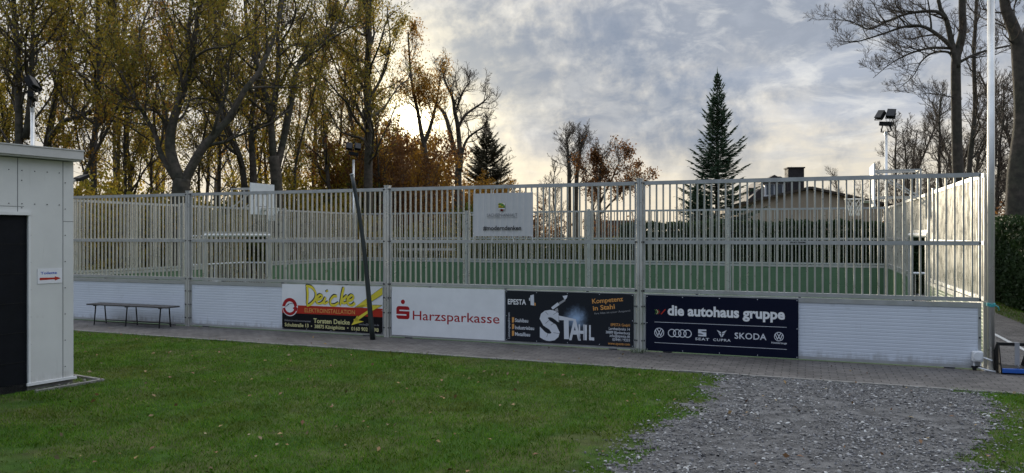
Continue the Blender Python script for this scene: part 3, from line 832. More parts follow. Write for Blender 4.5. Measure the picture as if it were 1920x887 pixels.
poly(b, [q_(358, 148), q_(402, 138), q_(405, 268), q_(362, 262)], Y2, SI); poly(b, [q_(343, 180), q_(357, 172), q_(357, 215), q_(343, 208)], Y2, SI); poly(b, [q_(408, 232), q_(424, 240), q_(424, 270), q_(408, 270)], Y2, OR)
b.build('emblem', MATS, root)
b = MB()
def big(s, xa, xb, yt, yb, **k):
    a_ = q_(xa, yb); e_ = q_(xb, yb); tp = q_(xa, yt); put_text(b, s, a_[0], e_[0], a_[1], tp[1]-a_[1], k.pop('y', Y2), SI, **k)
big('S', 472, 716, 325, 655, bold=.05)
for s, xa, xb, yt, yb in (('A', 826, 966, 425, 668), ('H', 940, 1012, 490, 670), ('1', 1000, 1036, 495, 672), ('L', 1062, 1122, 500, 674)): big(s, xa, xb, yt, yb, bold=.03, y=Y3)
poly(b, [q_(765, 440), q_(822, 440), q_(826, 668), q_(768, 666)], Y2, SI); poly(b, [q_(690, 385), q_(880, 425), q_(900, 450), q_(690, 440)], Y3-.001, SI)
# segment seams of the letter S, robot arm with torch
for p_ in (((545, 345), (575, 375)), ((640, 375), (690, 345)), ((545, 480), (590, 440)), ((610, 500), (660, 470)), ((640, 590), (712, 600)), ((560, 640), (575, 590))): stroke(b, [q_(*p_[0]), q_(*p_[1])], .006, Y3, DN)
poly(b, [q_(615, 290), q_(690, 232), q_(712, 262), q_(632, 318)], Y3, SI); poly(b, [q_(695, 240), q_(775, 192), q_(785, 212), q_(712, 262)], Y3, GY)
poly(b, [q_(748, 155), q_(808, 148), q_(800, 180), q_(778, 205)], Y3, SI); poly(b, [q_(655, 318), q_(690, 295), q_(700, 340), q_(672, 345)], Y3, GY)
stroke(b, [q_(705, 395), q_(708, 465)], .010, Y3-.002, GY)
b.build('steel_letters', MATS, root)

# --- dark car dealer board
root, w_, h_ = board_place((1211, 552), (1497, 562), (1211, 656), (1497, 673), 'advertising_board', 'dark navy board with a bold white heading above a row of white car badges')
board_panel(root, w_, h_, I_DNAVY)
def q_(x, y): return (U((x-63)/1698), V((y-72-.034*(x-63))/(600+.030*(x-63))))
b = MB()
def T_(s, xa, xb, yb, h, mi=SI, **k):
    a_ = q_(xa, yb); e_ = q_(xb, yb+.038*(xb-xa)); put_text(b, s, a_[0], e_[0], a_[1], h, Y2, mi, **k)
T_('die autohaus gruppe', 320, 1620, 290, .170, WH, bold=.036)
T_('SEAT', 640, 797, 567, .044, bold=.02, spacing=1.15); T_('CUPRA', 842, 1037, 578, .042, bold=.02, spacing=1.15)
T_('SKODA', 1080, 1425, 555, .105, bold=.012, spacing=1.05); T_('Nutzfahrzeuge', 1478, 1640, 612, .034, bold=.01)
b.build_split('lettering', MATS, root)
b = MB()
for ya, yb in ((365, 436), (588, 678)): stroke(b, [q_(168, ya), q_(1637, yb)], .007, Y2, SI)
sc_ = w_/1698
def vw(x, y, r):
    cx, cz = q_(x, y); r *= sc_
    ring(b, cx, cz, r*.86, r, Y2, SI, 32)
    t_ = r*.17
    stroke(b, [(cx-.40*r, cz+.72*r), (cx-.02*r, cz+.10*r)], t_, Y2, SI); stroke(b, [(cx+.40*r, cz+.72*r), (cx+.02*r, cz+.10*r)], t_, Y3, SI)
    stroke(b, [(cx-.72*r, cz+.40*r), (cx-.30*r, cz-.62*r), (cx, cz-.02*r), (cx+.30*r, cz-.62*r), (cx+.72*r, cz+.40*r)], t_, Y3, SI)
b.cut(); vw(222, 482, 58); b.cut(); vw(1557, 537, 51); b.cut()
for i, x in enumerate((372, 432, 492, 552)):
    cx, cz = q_(x, 488+i*3); ring(b, cx, cz, 38*sc_, 48*sc_, Y2-.0003*i, SI, 30)
b.cut(); cx, cz = q_(719, 490); e = sc_
for dz1, dz2, xl, xr in ((40, 22, -46, 46), (8, -8, -46, 46), (-22, -40, -46, 46)):
    poly(b, [(cx+xl*e, cz+dz1*e), (cx+xr*e, cz+dz1*e), (cx+xr*e, cz+dz2*e), (cx+xl*e, cz+dz2*e)], Y2, SI)
poly(b, [(cx-46*e, cz+22*e), (cx-20*e, cz+22*e), (cx+10*e, cz+8*e), (cx-46*e, cz+8*e)], Y2, SI); poly(b, [(cx-10*e, cz-8*e), (cx+46*e, cz-8*e), (cx+46*e, cz-22*e), (cx+20*e, cz-22*e)], Y2, SI)
b.cut(); cx, cz = q_(937, 497)
for s in (-1, 1):
    poly(b, [(cx+s*56*e, cz+38*e), (cx+s*8*e, cz+14*e), (cx+s*4*e, cz-2*e), (cx+s*34*e, cz+8*e)], Y2, SI)
    poly(b, [(cx+s*34*e, cz+2*e), (cx+s*22*e, cz-2*e), (cx+s*4*e, cz-40*e), (cx+s*2*e, cz-44*e), (cx+s*8*e, cz-42*e)], Y2, SI)
    poly(b, [(cx+s*22*e, cz-2*e), (cx+s*6*e, cz-8*e), (cx+s*2*e, cz-44*e)], Y2, SI)
b.cut(); x_, z_ = q_(1100, 505); stroke(b, [(x_-12*e, z_+6*e), (x_, z_-2*e), (x_+12*e, z_+6*e)], .008, Y2, SI)
b.cut(); x_, z_ = q_(170, 255)
for i, m_ in enumerate((GN, PA, RE)):
    for k in (-1, 1): stroke(b, [(x_+i*20*e, z_+k*26*e), (x_+i*20*e+20*e, z_)], .008, Y2, m_)
stroke(b, [q_(245, 280), q_(293, 232)], .018, Y2, RE)
b.build_split('emblem', MATS, root)

# ------------------------------------------------------------------ banner tied to the bars
xa, zt = at_fence(888, 363, -.035); xb, _ = at_fence(1000, 362, -.035); zb = at_fence(888, 443, -.035)[1]
w_, h_ = xb-xa, zt-zb
root = empty('fence_banner', C(xa, -.045, zb), -A, 'white cloth banner with a small coat of arms tied onto the fence bars', 'banner')
CLOTH = mat('banner_cloth', (.54, .53, .525), .75, var=.03)
nx, nz = 120, 8
def wav(x, z=0):
    ph = ((x + xa)/(BAY/44)) % 1.0
    return -.006*math.exp(-((ph-.5)/.16)**2) + .004*math.sin(x*3.1+z*2)
b = MB()
for sgn, off in ((-1, -.003), (1, 0)):
    k = len(b.v)
    for j in range(nz+1):
        for i in range(nx+1):
            x = w_*i/nx; z = h_*j/nz; b.v.append((x, wav(x, z)*1.6+off, z))
    for j in range(nz):
        for i in range(nx):
            q = k+j*(nx+1)+i; f = (q, q+1, q+nx+2, q+nx+1); b.f.append(f if sgn < 0 else f[::-1]); b.m.append(0)
b.build('cloth', CLOTH, root, smooth=True)
b = MB()
put_text(b, 'SACHSEN-ANHALT', .24*w_, .745*w_, .455*h_, .062, -.020, GY, .0); put_text(b, '#moderndenken', .175*w_, .81*w_, .145*h_, .085, -.020, BK, .02)
b.cut(); poly(b, [(.245*w_, .425*h_), (.745*w_, .425*h_), (.745*w_, .431*h_), (.245*w_, .431*h_)], -.020, GY)
b.build_split('lettering', [I_WHITE, I_YEL, I_NAVY, I_RED, I_DRED, I_ORA, cm('soft_black', (.03, .03, .03)), cm('mid_grey', (.15, .15, .155)), I_SIL, I_DNAVY, I_PALE, I_GRN, I_BLUE], root)
b = MB(); x0, x1, z0, z1 = .432*w_, .542*w_, .565*h_, .765*h_; zm = z0+.42*(z1-z0)
for i in range(6):
    za = zm+(z1-zm)*i/6; poly(b, [(x0, za), (x1, za), (x1, za+(z1-zm)/6), (x0, za+(z1-zm)/6)], -.020, (BK, YE)[i % 2])
poly(b, [(x0, z1), (x1, zm), (x1, zm+.04), (x0+.06, z1)], -.021, GN)
poly(b, [(x0, zm), (x1, zm), (x1*.98+x0*.02, z0+.05), ((x0+x1)/2, z0), (x0*.98+x1*.02, z0+.05)], -.020, WH)
poly(b, [(x0+.015, z0+.05), (x1-.015, z0+.05), ((x0+x1)/2, z0+.01)], -.021, RE)
poly(b, [(x0+.035, zm-.055), (x0+.05, zm-.02), (x1-.06, zm-.015), (x1-.03, zm-.04), (x1-.05, zm-.06)], -.021, BK)
poly(b, [(x1-.05, z1-.002), (x1-.002, z1-.002), (x1-.002, z1-.045)], -.022, WH)
b.build('coat_of_arms', MATS, root)
b = MB()
for t in (.02, .35, .66, .98):
    b.tube([(t*w_, -.02, .015), ((t+(.03 if t > .5 else -.03))*w_, -.02, -.10), ((t+(.03 if t > .5 else -.03))*w_, .02, -.12)], .006, 5)
    b.tube([(t*w_, -.02, h_-.015), (t*w_, -.012, h_+.06), (t*w_, .03, h_+.08)], .006, 5)
for z in (.5*h_,):
    b.tube([(.01, -.02, z), (-.06, .02, z)], .006, 5); b.tube([(w_-.01, -.02, z), (w_+.06, .02, z)], .006, 5)
b.build('cable_ties', PVC, root)

# small maker's plate on the middle rail
x0, z0 = at_fence(1481, 459, -.03); x1, _ = at_fence(1511, 459, -.03)
b = MB(); put_text(b, 'SPORT-THIEME', x0, x1, ZM-.012, .028, -.0268, BK, .03)
o = b.build('maker_mark', MATS, f1)

# ------------------------------------------------------------------ leaning pole, bench, tap box, frame
DGREEN = mat('dark_green_pole', (.010, .016, .014), .4, var=.2, vscale=5)
pb = Vector((-2.72, 14.80, 0)); pt = Vector((-3.22, 15.22, 3.27))
root = empty('leaning_pole', pb, 0, 'dark green pole leaning against the near fence in front of the yellow board', 'pole')
pts = []
for i in range(15):
    t = i/14; v = (pt-pb)*t; v.x += .055*math.sin(math.pi*t)*(.4+t); v.y += .02*math.sin(math.pi*t); pts.append(v)
b = MB(); b.tube(pts, [.052-.014*i/14 for i in range(15)], 14); b.build('pole_shaft', DGREEN, root, smooth=True)
b = MB(); d = (pts[-1]-pts[-2]).normalized(); b.tube([pts[-1]-d*.004, pts[-1]+d*.012], .042, 14); b.build('pole_cap', ALU, root)

bx_, _ = at_fence(241, 574, -.55)
root = empty('bench', C(bx_, -.45, 0), -A, 'long low dark wooden bench without a back standing against the white boards', 'bench')
for y in (-.125, 0.005, .135):
    b = MB(); b.box(-1.2, 1.2, y-.06, y+.06, .455, .485); b.build('seat_plank', WOODD, root, bevel=.006)
for x in (-.98, -.02, .96):
    for y in (-.16, .16):
        b = MB(); b.tube([(x, y*.75, .445), (x, y, .012)], .014, 8); b.tube([(x, y, 0), (x, y, .012)], .022, 8); b.build('leg', BLACK, root)
    b = MB(); b.box(x-.02, x+.02, -.17, .17, .437, .453); b.build('cross_bar', BLACK, root)
for y in (-.15, .15):
    b = MB(); b.tube([(-.98, y, .09), (.96, y, .09)], .010, 6); b.build('stretcher', BLACK, root)

x0, z0 = at_fence(1832, 668, -.05)
root = empty('socket_box', C(x0, -.031, z0), -A, 'white round fronted outlet box low on the boards by the right corner pole', 'outlet box')
b = MB(); b.box(-.075, .075, -.08, -.008, -.08, .085); b.build('housing', PVC, root, bevel=.02)
b = MB(); b.tube([(0, -.081, .01), (0, -.098, .01)], .062, 24); b.build('lid', PVC, root)
b = MB(); b.tube([(.06, -.06, -.01), (.10, -.08, -.015), (.17, -.09, -.04), (.19, -.09, -.045)], .013, 8); b.build('spout', PVC, root, smooth=True)
b = MB()
for x in (-.045, .045): b.tube([(x, -.04, -.08), (x*.9, -.05, -.16), (x, -.05, -z0+.03)], .011, 6)
b.build('cable', PVC, root)
b = MB(); b.obox(Matrix.Translation((-.01, -.05, -z0+.065)), .14, .05, .025); b.obox(Matrix.Translation((-.04, -.05, -z0+.04)), .05, .05, .05); b.build('clamp', BLACK, root, bevel=.006)
b = MB(); b.tube([(0, -.06, -z0+.06), (.10, -.10, -z0+.035), (.22, -.14, -z0+.018)], .013, 8); b.build('hose_end', PVC, root, smooth=True)

root = empty('stacking_frame', Vector((7.42, 11.20, .012)), R(-12), 'black metal frame with a grey strap and a blue foot bar beside the corner pole', 'metal frame')
for s in (-1, 1):
    k = [(-.12, 0), (.30, 0), (.30, .05), (.03, .45), (-.03, .45), (-.12, .06)]
    M = MB(); M.prism(k, s*.21-.008, s*.21+.008); M.v = [(y, x, z) for x, y, z in M.v]
    M.build('side_plate', BLACK, root)
b = MB(); b.box(-.2015, .2015, -.03, .02, .405, .45); b.box(-.2015, .2015, -.11, .25, .06, .085); b.box(-.2015, .2015, .24, .29, .0, .045); b.build('cross_bar', BLACK, root, bevel=.004)
b = MB(); b.box(-.2, .21, -.15, -.112, .02, .085); b.build('foot_bar', BLUEP, root, bevel=.006)
b = MB(); b.box(.0, .065, -.0345, -.0305, .12, .456); b.box(.0, .065, -.0345, .022, .4505, .456); b.bar((.0325, -.033, .125), (.0325, -.09, .088), .004, .06); b.build('strap', GREYS, root)

root = C(W+.05, -.02, 0)
b = MB(); n = 16
for k in range(3): b.tube([(root.x+.053*math.cos(2*math.pi*i/n), root.y+.053*math.sin(2*math.pi*i/n), .985+.016*k+.006*math.sin(i)) for i in range(n+1)], .009, 6, cap=False)
b.tube([(root.x+.05, root.y-.02, 1.0), (root.x+.09, root.y-.03, .97), (root.x+.10, root.y-.03, .92)], .010, 6)
tag(b.build('rope_loop', TEAL, smooth=True), 'teal rope knotted round the corner pole at board height', 'rope')

# ------------------------------------------------------------------ shed
SD = R(60); su = Vector((-math.cos(SD), -math.sin(SD), 0)); SC = Vector((-6.08, 10.5, 0))
# local x runs from the right corner toward the photographer, local y into the shed
srz = math.atan2(su.y, su.x)
root = empty('shed', SC, srz, 'flat roofed white panel shed with a dark doorway at the left edge', 'shed')
# with x toward the viewer-left, local +y (x rotated +90 deg) points to world right; the shed body lies at -y
def tx(px):     # distance along the face for a photo column
    k = (px-960)/F; return (k*SC.y - SC.x)/(su.x - k*su.y)
xd = tx(52); ztop = EYE + (441-402)*(SC.y+su.y*xd)/F; Wd = 1.55
LEN, DEP, HT = 4.6, 3.2, 3.06
ZK = .10
b = MB(); b.box(.0, LEN, -DEP, -.02, -.02, ZK); b.build('plinth', CONC, root)
b = MB()
b.box(0, xd, -.06, 0, ZK, HT); b.box(xd+Wd, LEN, -.06, 0, ZK, HT); b.box(xd, xd+Wd, -.06, 0, ztop, HT)
b.box(0, .06, -DEP, -.0602, ZK, HT); b.box(LEN-.06, LEN, -DEP, -.0602, ZK, HT); b.box(.0602, LEN-.0602, -DEP, -DEP+.06, ZK, HT)
wall = b.build('wall', SHEDW, root)
b = MB()   # seams and fixings of the cladding
s1 = tx(118); s2 = tx(33)
for x, z0, z1 in ((s1, ZK, HT), (s2, ztop+.02, HT), (s2+1.25, ztop+.02, HT)): b.box(x-.004, x+.004, .0, .0022, z0, z1)
zz_ = EYE+(441-415)*10.4/F; b.box(0, s1, .0, .0022, zz_-.003, zz_+.003)
b.box(xd+.05, xd+Wd, 0, .0022, ztop+.10, ztop+.106)
b.build('panel_seams', mat('seam', (.16, .16, .16), .8), wall)
b = MB()
for z in np.arange(.25, 2.95, .36):
    for x in (s1-.03, xd-.035) if z < ztop-.1 else (s1-.03, s2-.05): b.obox(Matrix.Translation((x, .003, z)), .011, .006, .011)
for x in np.arange(s1+.05, LEN, .16):
    for z in (ztop+.14, HT-.16): b.obox(Matrix.Translation((x, .003, z)), .011, .006, .011)
b.build('panel_bolts', DARKBOLT, wall)
b = MB(); b.box(-.03, xd+.02, .0, .03, ZK-.035, ZK); b.box(xd-.03, xd+Wd, .0, .025, ztop-.01, ztop+.035); b.box(xd-.03, xd, .0, .02, ZK, ztop-.0102); b.build('trim', SHEDT, root)
b = MB(); b.box(-.05, LEN+.2, -DEP-.2, .11, HT+.01, HT+.03); b.box(-.07, LEN+.2, -DEP-.2, .13, HT+.03, HT+.15)
rf = b.build('roof', ROOFM, root, bevel=.006)
b = MB(); b.box(-.08, LEN+.2, -DEP-.21, .14, HT+.15, HT+.165); b.build('roof_edge', ROOFM, rf)
b = MB(); b.box(xd, xd+Wd, -.05, -.02, .0, ztop)
dr = b.build('door', DOORM, root)
b = MB()
for i in range(1, 6): b.box(xd+.02, xd+Wd-.02, -.02, -.016, ztop*i/6-.004, ztop*i/6+.004)
b.build('door_seams', BLACK, dr)
# paper sign on the shed
xa = tx(116); xb2 = tx(70); yz = SC.y + su.y*(xa+xb2)/2
za = EYE+(441-503)*yz/F; zb2 = EYE+(441-531)*yz/F
ww, hh = xb2-xa, za-zb2
sg = empty('paper_sign', SC + su*xb2 + Vector((0, 0, zb2)), srz+math.pi, 'white paper sign with blue writing and a red arrow on the shed wall', 'sign')
b = MB(); b.box(0, ww, -.006, -.003, 0, hh); b.build('paper', mat('paper', (.72, .72, .74), .7, var=.02), sg)
b = MB(); put_text(b, 'Toilette', .12*ww, .78*ww, .62*hh, .17*hh, -.0072, BL, .02); b.build_split('lettering', MATS, sg)
b = MB(); poly(b, [(.08*ww, .40*hh), (.70*ww, .38*hh), (.70*ww, .46*hh), (.95*ww, .31*hh), (.70*ww, .17*hh), (.70*ww, .25*hh), (.08*ww, .24*hh)], -.0072, RE); b.build('arrow', MATS, sg)
b = MB(); k = xb2
# lamp under the roof edge on the rear wall
lm = empty('wall_lamp', SC + su*.0 + Vector((0, 0, 2.86)), srz, 'small black lamp fixed under the shed roof at the rear corner', 'lamp')
b = MB(); b.obox(Matrix.Translation((-.17, -.12, 0)) @ Matrix.Rotation(R(25), 4, 'Y'), .16, .2, .05); b.build('lamp_head', BLACK, lm, bevel=.008)
b = MB(); b.bar((-.055, -.12, -.06), (-.13, -.12, -.02), .03); b.build('lamp_arm', POLEM, lm)
# edging and pebbles round the shed foot
b = MB(); b.box(-.30, -.25, -3.2, .24, -.02, .035); b.box(-.25, .62, .19, .24, -.02, .035)
tag(b.build('shed_edging', CONC, loc=SC, rz=srz, bevel=.006), kind='structure')
def pmask(x, y, rg):
    lx = (x-SC.x)*su.x + (y-SC.y)*su.y; ly = (x-SC.x)*(-su.y) + (y-SC.y)*su.x
    return (lx > -.25) & (lx < .6) & (ly > -2.2) & (ly < .19) & ~((lx > 0) & (ly < 0))
PEB = mat('pebble', (.2, .18, .15), .7, island=[(.07, .065, .06), (.14, .13, .11), (.20, .19, .17), (.30, .29, .27)])
tag(stones(2600, (-7.5, -4.5), (9, 13), pmask, .012, .04, 31, PEB, 'pebbles', .01), 'round pebbles in the strip at the foot of the shed', 'pebbles', kind='stuff')
# ------------------------------------------------------------------ trees
BARK = mat('bark', (.075, .060, .045), .9, var=.4, vscale=6, bump=1., bscale=14, col2=(.042, .040, .026), cscale=1.4)
BARKG = mat('bark_grey', (.062, .050, .038), .9, var=.35, vscale=5, bump=.8, bscale=16, col2=(.045, .042, .028), cscale=1.2)
TWIG = mat('twig', (.065, .048, .034), .9)
def leafm(name, cols, tr=.5):
    return mat(name, cols[0], .6, transl=tr, island=cols, spec=.3)
L_OLIVE = leafm('leaf_olive', [(.17, .165, .030), (.25, .215, .034), (.31, .235, .034), (.19, .175, .030), (.36, .25, .034), (.27, .165, .030)])
L_YEL = leafm('leaf_yellow', [(.28, .24, .032), (.38, .29, .034), (.20, .20, .030), (.44, .30, .036), (.28, .19, .028)])
L_GOLD = leafm('leaf_gold', [(.36, .17, .024), (.42, .23, .028), (.28, .14, .022), (.36, .21, .028), (.20, .10, .020)])
L_BROWN = leafm('leaf_brown', [(.15, .068, .026), (.20, .092, .030), (.11, .054, .022), (.22, .11, .032)])
L_GREEN = leafm('leaf_green', [(.075, .11, .024), (.11, .14, .028), (.15, .155, .030), (.09, .11, .024), (.19, .16, .030)])
L_HEDGE = leafm('leaf_hedge', [(.016, .034, .010), (.022, .046, .013), (.030, .056, .016), (.018, .034, .010)], .25)
NEEDLE = leafm('needle', [(.040, .078, .044), (.052, .092, .050), (.044, .082, .046), (.075, .112, .062)], .2)
NEEDLED = leafm('needle_dark', [(.048, .052, .030), (.066, .062, .034), (.085, .066, .036)], .15)

def rdir(rng, d, ang):
    o = d.orthogonal().normalized(); q = Matrix.Rotation(rng.uniform(0, 2*math.pi), 3, d) @ o
    return (d*math.cos(ang) + q*math.sin(ang)).normalized()
class Tree:
    def __init__(s, seed, rmin=.0055):
        s.rmin = rmin
        s.r = random.Random(seed); s.big = MB(); s.small = MB(); s.tips = []; s.nsm = 0
    def limb(s, pts, r0, r1, level):
        n = len(pts); rad = [r0 + (r1-r0)*(i/(n-1))**.85 for i in range(n)]
        if level <= 1: s.big.tube(pts, rad, 9 if level == 0 else 6, 0, cap=(level == 0))
        else: s.small.tube(pts, rad, 4 if level == 2 else 3, 0, cap=False)
        return rad
    def grow(s, p, d, length, r, level, maxl, up=.12, wig=.22, nch=(7, 6, 5), ang=(R(45), R(45), R(40)), ratio=.5, zlim=None, start=.25):
        rng = s.r; n = {0: 10, 1: 8, 2: 6}.get(level, 4)
        pts = [p.copy()]; dd = d.copy(); step = length/n
        for i in range(n):
            dd = (dd + Vector((rng.gauss(0, 1), rng.gauss(0, 1), rng.gauss(0, 1)))*wig*(.6 if level == 0 else 1) + Vector((0, 0, up))).normalized()
            pts.append(pts[-1] + dd*step)
        rad = s.limb(pts, r, max(r*.25, s.rmin*.7), level)
        s.children(pts, rad, length, level, maxl, up, wig, nch, ang, ratio, zlim, start)
    def children(s, pts, rad, length, level, maxl, up=.12, wig=.22, nch=(7, 6, 5), ang=(R(45), R(45), R(40)), ratio=.5, zlim=None, start=.25, dens=None):
        rng = s.r
        if level >= maxl:
            s.tips.append(pts); return
        if level >= maxl-1: s.tips.append(pts[len(pts)//2:])
        k = nch[min(level, len(nch)-1)] if dens is None else dens
        n = len(pts)-1
        for j in range(k):
            t = start + (1-start)*(j+rng.random()*.9)/k; t = min(t, .985)
            f = t*n; i = int(f); a = pts[i].lerp(pts[i+1], f-i)
            if zlim and a.z < zlim: continue
            ax = (pts[i+1]-pts[i]).normalized()
            ad = ang[min(level, len(ang)-1)]*rng.uniform(.65, 1.25)
            cd = rdir(rng, ax, ad)
            if cd.z < -.25: cd.z *= -.4; cd.normalize()
            cl = length*ratio*rng.uniform(.65, 1.2)*(1.15-.65*t)
            cr = min(rad[i]*.6, rad[0]*.42, .0055 + cl*(.017 if level == 0 else .013))
            s.grow(a, cd, cl, max(cr, s.rmin), level+1, maxl, up, wig*1.05, nch, ang, ratio, zlim, .18)
        # leader continues as a tip
    def leaves(s, per, size, spread, seed, zmin=None, keep=1.0, clump=True):
        rg = np.random.default_rng(seed); C_ = []
        for pts in s.tips:
            if rg.random() > keep: continue
            a = np.array([tuple(p) for p in pts]); m = max(1, int(rg.poisson(per*(1.35 if clump else 1))))
            t = rg.uniform(0, len(a)-1.001, m); i = t.astype(int); f = (t-i)[:, None]
            C_.append(a[i]*(1-f) + a[i+1]*f + rg.normal(0, spread, (m, 3)))
        c_ = np.concatenate(C_) if C_ else np.zeros((0, 3))
        # leaves hang on in clumps, other twigs are already bare
        if len(c_) and clump:
            cl = fbm(c_[:,0]*.75+c_[:,2]*.5+50, c_[:,1]*.75+c_[:,2]*.8+50, seed % 97)
            c_ = c_[rg.uniform(0, 1, len(c_)) < np.clip((cl-.40)*6.5, .04, 1)]
        if zmin is not None: c_ = c_[c_[:, 2] > zmin]
        return leaf_quads(c_, size*rg.uniform(.6, 1.35, len(c_)), rg, .4)
    def meshes(s, leafmat=None, per=8, size=.07, spread=.18, seed=0, bark=None, zmin=None, keep=1.0, clump=True):
        tm = s.big.mesh('trunk', [bark or BARK], smooth=True)
        v = np.array(s.small.v, dtype=np.float32).reshape(-1, 3); fs = s.small.f
        # crown: branches (quads) and leaves (quads) in one mesh
        fa = np.array(fs, dtype=np.int32) if fs else np.zeros((0, 4), np.int32)
        lv = s.leaves(per, size, spread, seed, zmin, keep, clump) if leafmat else np.zeros((0, 3))
        nl = len(lv)//4
        vv = np.concatenate([v, lv.astype(np.float32)]) if len(lv) else v
        li = np.concatenate([fa.ravel(), np.arange(nl*4, dtype=np.int32)+len(v)])
        me = bpy.data.meshes.new('crown'); me.vertices.add(len(vv)); me.vertices.foreach_set('co', vv.ravel())
        me.loops.add(len(li)); me.loops.foreach_set('vertex_index', li.astype(np.int32))
        npol = len(li)//4
        me.polygons.add(npol); me.polygons.foreach_set('loop_start', np.arange(0, npol*4, 4, dtype=np.int32))
        me.materials.append(TWIG); me.materials.append(leafmat or TWIG)
        me.polygons.foreach_set('material_index', np.concatenate([np.zeros(len(fa), np.int32), np.ones(nl, np.int32)]))
        me.update(calc_edges=True)
        return tm, me
def tree_object(name, tm, cmn, loc, rz, scale, label, cat='tree', group=None, crown='crown'):
    root = empty(name, loc, rz, label, cat, group); root.scale = (scale[0], scale[0], scale[1]) if isinstance(scale, tuple) else (scale,)*3
    link('trunk', tm, root); link(crown, cmn, root); return root

# --- traced stems: px columns at distance Z with real depth wander; everything is built in metres round the base
def stem(T, base, Z, pp, r0, r1, level, seed, depth=1.0):
    rng = random.Random(seed); pts = []; y = 0; P0 = [P(a, b_, Z) - base for a, b_ in pp]
    # resample smoothly
    out = []
    for i in range(len(P0)-1):
        p0 = P0[max(i-1, 0)]; p1 = P0[i]; p2 = P0[i+1]; p3 = P0[min(i+2, len(P0)-1)]
        for k in range(4):
            t = k/4
            out.append(.5*((2*p1)+(p2-p0)*t+(2*p0-5*p1+4*p2-p3)*t*t+(3*p1-p0-3*p2+p3)*t*t*t))
    out.append(P0[-1])
    slope = rng.uniform(-.06, .16)*depth; L = 0
    for i in range(len(out)):
        if i: L += (out[i]-out[i-1]).length
        out[i] = out[i] + Vector((0, slope*L + .06*math.sin(L*1.3+seed)*depth, 0))
    off = out[0].y
    return out
def traced_tree(name, px, Z, stems, label, leafmat, seed, per=7, size=.056, spread=.22, nch=(9, 8, 6), ratio=.50, bark=None, group=None, keep=1., zmin=None, maxl=3, up=.10, kids=16, ang=(R(52), R(48), R(45)), cat='tree', crown='crown', hl=None, tz=0.):
    base = P(px, 441, Z); base.z = tz
    T = Tree(seed, max(.0055, Z*.00019))
    for i, (pp, r0, r1, lim) in enumerate(stems):
        pts = stem(T, base, Z, pp, r0, r1, 0, seed*7+i, 0 if i == 0 else 1.)
        if i == 0:
            pts = [Vector((pts[0].x, pts[0].y, -.15))] + pts if pts[0].z > .1 else pts
        rad = T.limb(pts, r0, r1, 0)
        length = sum((a-b_).length for a, b_ in zip(pts, pts[1:]))
        if lim:
            k0 = len(pts)//5 if i == 0 else 0
            T.children(pts, rad, (hl or max(3.5, min(length, 8)))*1., 0, maxl, up, .2, nch, ang, ratio, None, lim[1], dens=lim[0])
    tm, cm_ = T.meshes(leafmat, per, size, spread, seed, bark, zmin, keep)
    return tree_object(name, tm, cm_, base, 0, 1, label, cat, group, crown)

GT = 'trees of the wood behind the left end of the court'
traced_tree('deciduous_tree', 339, 29, [
    ([(339, 560), (339, 440), (339, 364), (342, 335)], .36, .32, None),
    ([(343, 345), (372, 286), (398, 250), (420, 215), (450, 155), (474, 101), (492, 0), (505, -150)], .20, .05, (14, .15)),
    ([(338, 340), (322, 283), (324, 235), (338, 190), (358, 135), (367, 101), (374, 40), (384, -110)], .23, .05, (15, .2)),
    ([(364, 115), (352, 68), (358, 0), (350, -120)], .11, .04, (7, .1)),
    ([(331, 338), (300, 289), (287, 250), (262, 205), (240, 170), (215, 120), (196, 40)], .13, .02, (12, .2)),
    ([(318, 272), (298, 212), (244, 203), (205, 190)], .08, .02, (7, .2))],
    'large tree forking low into two thick leaning stems behind the left fence', L_OLIVE, 11, group=GT, per=5)
traced_tree('deciduous_tree', 690, 38, [
    ([(691, 560), (690, 360), (691, 250), (688, 150), (692, 50), (690, -40), (694, -170)], .27, .08, (34, .22))],
    'straight trunked tree with an olive crown right of the leaning pole', L_OLIVE, 12, group=GT, per=6.0, ratio=.5, hl=10.5, up=.13)
traced_tree('deciduous_tree', 518, 33, [
    ([(518, 560), (519, 440), (519, 352), (514, 293)], .27, .24, None),
    ([(514, 300), (503, 203), (474, 104), (460, 45), (450, -60)], .17, .05, (13, .15)),
    ([(517, 330), (544, 158), (546, 113), (571, 68), (598, 14), (620, -90)], .16, .05, (14, .3)),
    ([(508, 230), (520, 120), (518, 30), (530, -120)], .15, .04, (9, .1))],
    'thick tree dividing into spreading dark stems above the basketball board', L_OLIVE, 13, group=GT, per=4.4)
traced_tree('deciduous_tree', 464, 35, [
    ([(462, 560), (461, 440), (458, 345), (448, 290), (420, 215), (412, 120), (400, 0), (392, -110)], .20, .05, (16, .35)),
    ([(466, 520), (474, 345), (470, 280), (467, 225), (480, 150), (474, 60), (480, -90)], .20, .05, (15, .3))],
    'pair of close dark trunks from one foot left of the basketball board', L_OLIVE, 14, group=GT, per=4.4)
traced_tree('deciduous_tree', 177, 32, [
    ([(176, 560), (176, 400), (176, 281), (183, 203), (186, 135), (184, 68), (183, 0), (180, -150)], .16, .06, (22, .3))],
    'upright tree with yellowish low leaves just right of the shed roof', L_YEL, 15, group=GT, per=4.4)
traced_tree('deciduous_tree', 36, 30, [
    ([(38, 560), (38, 400), (36, 270), (35, 169), (32, 80), (26, 17), (22, -120)], .19, .08, (22, .3)),
    ([(48, 260), (62, 150), (70, 60), (66, -80)], .14, .04, (9, .2))],
    'thick dark tree behind the left floodlight mast', L_OLIVE, 16, group=GT, per=4.4)
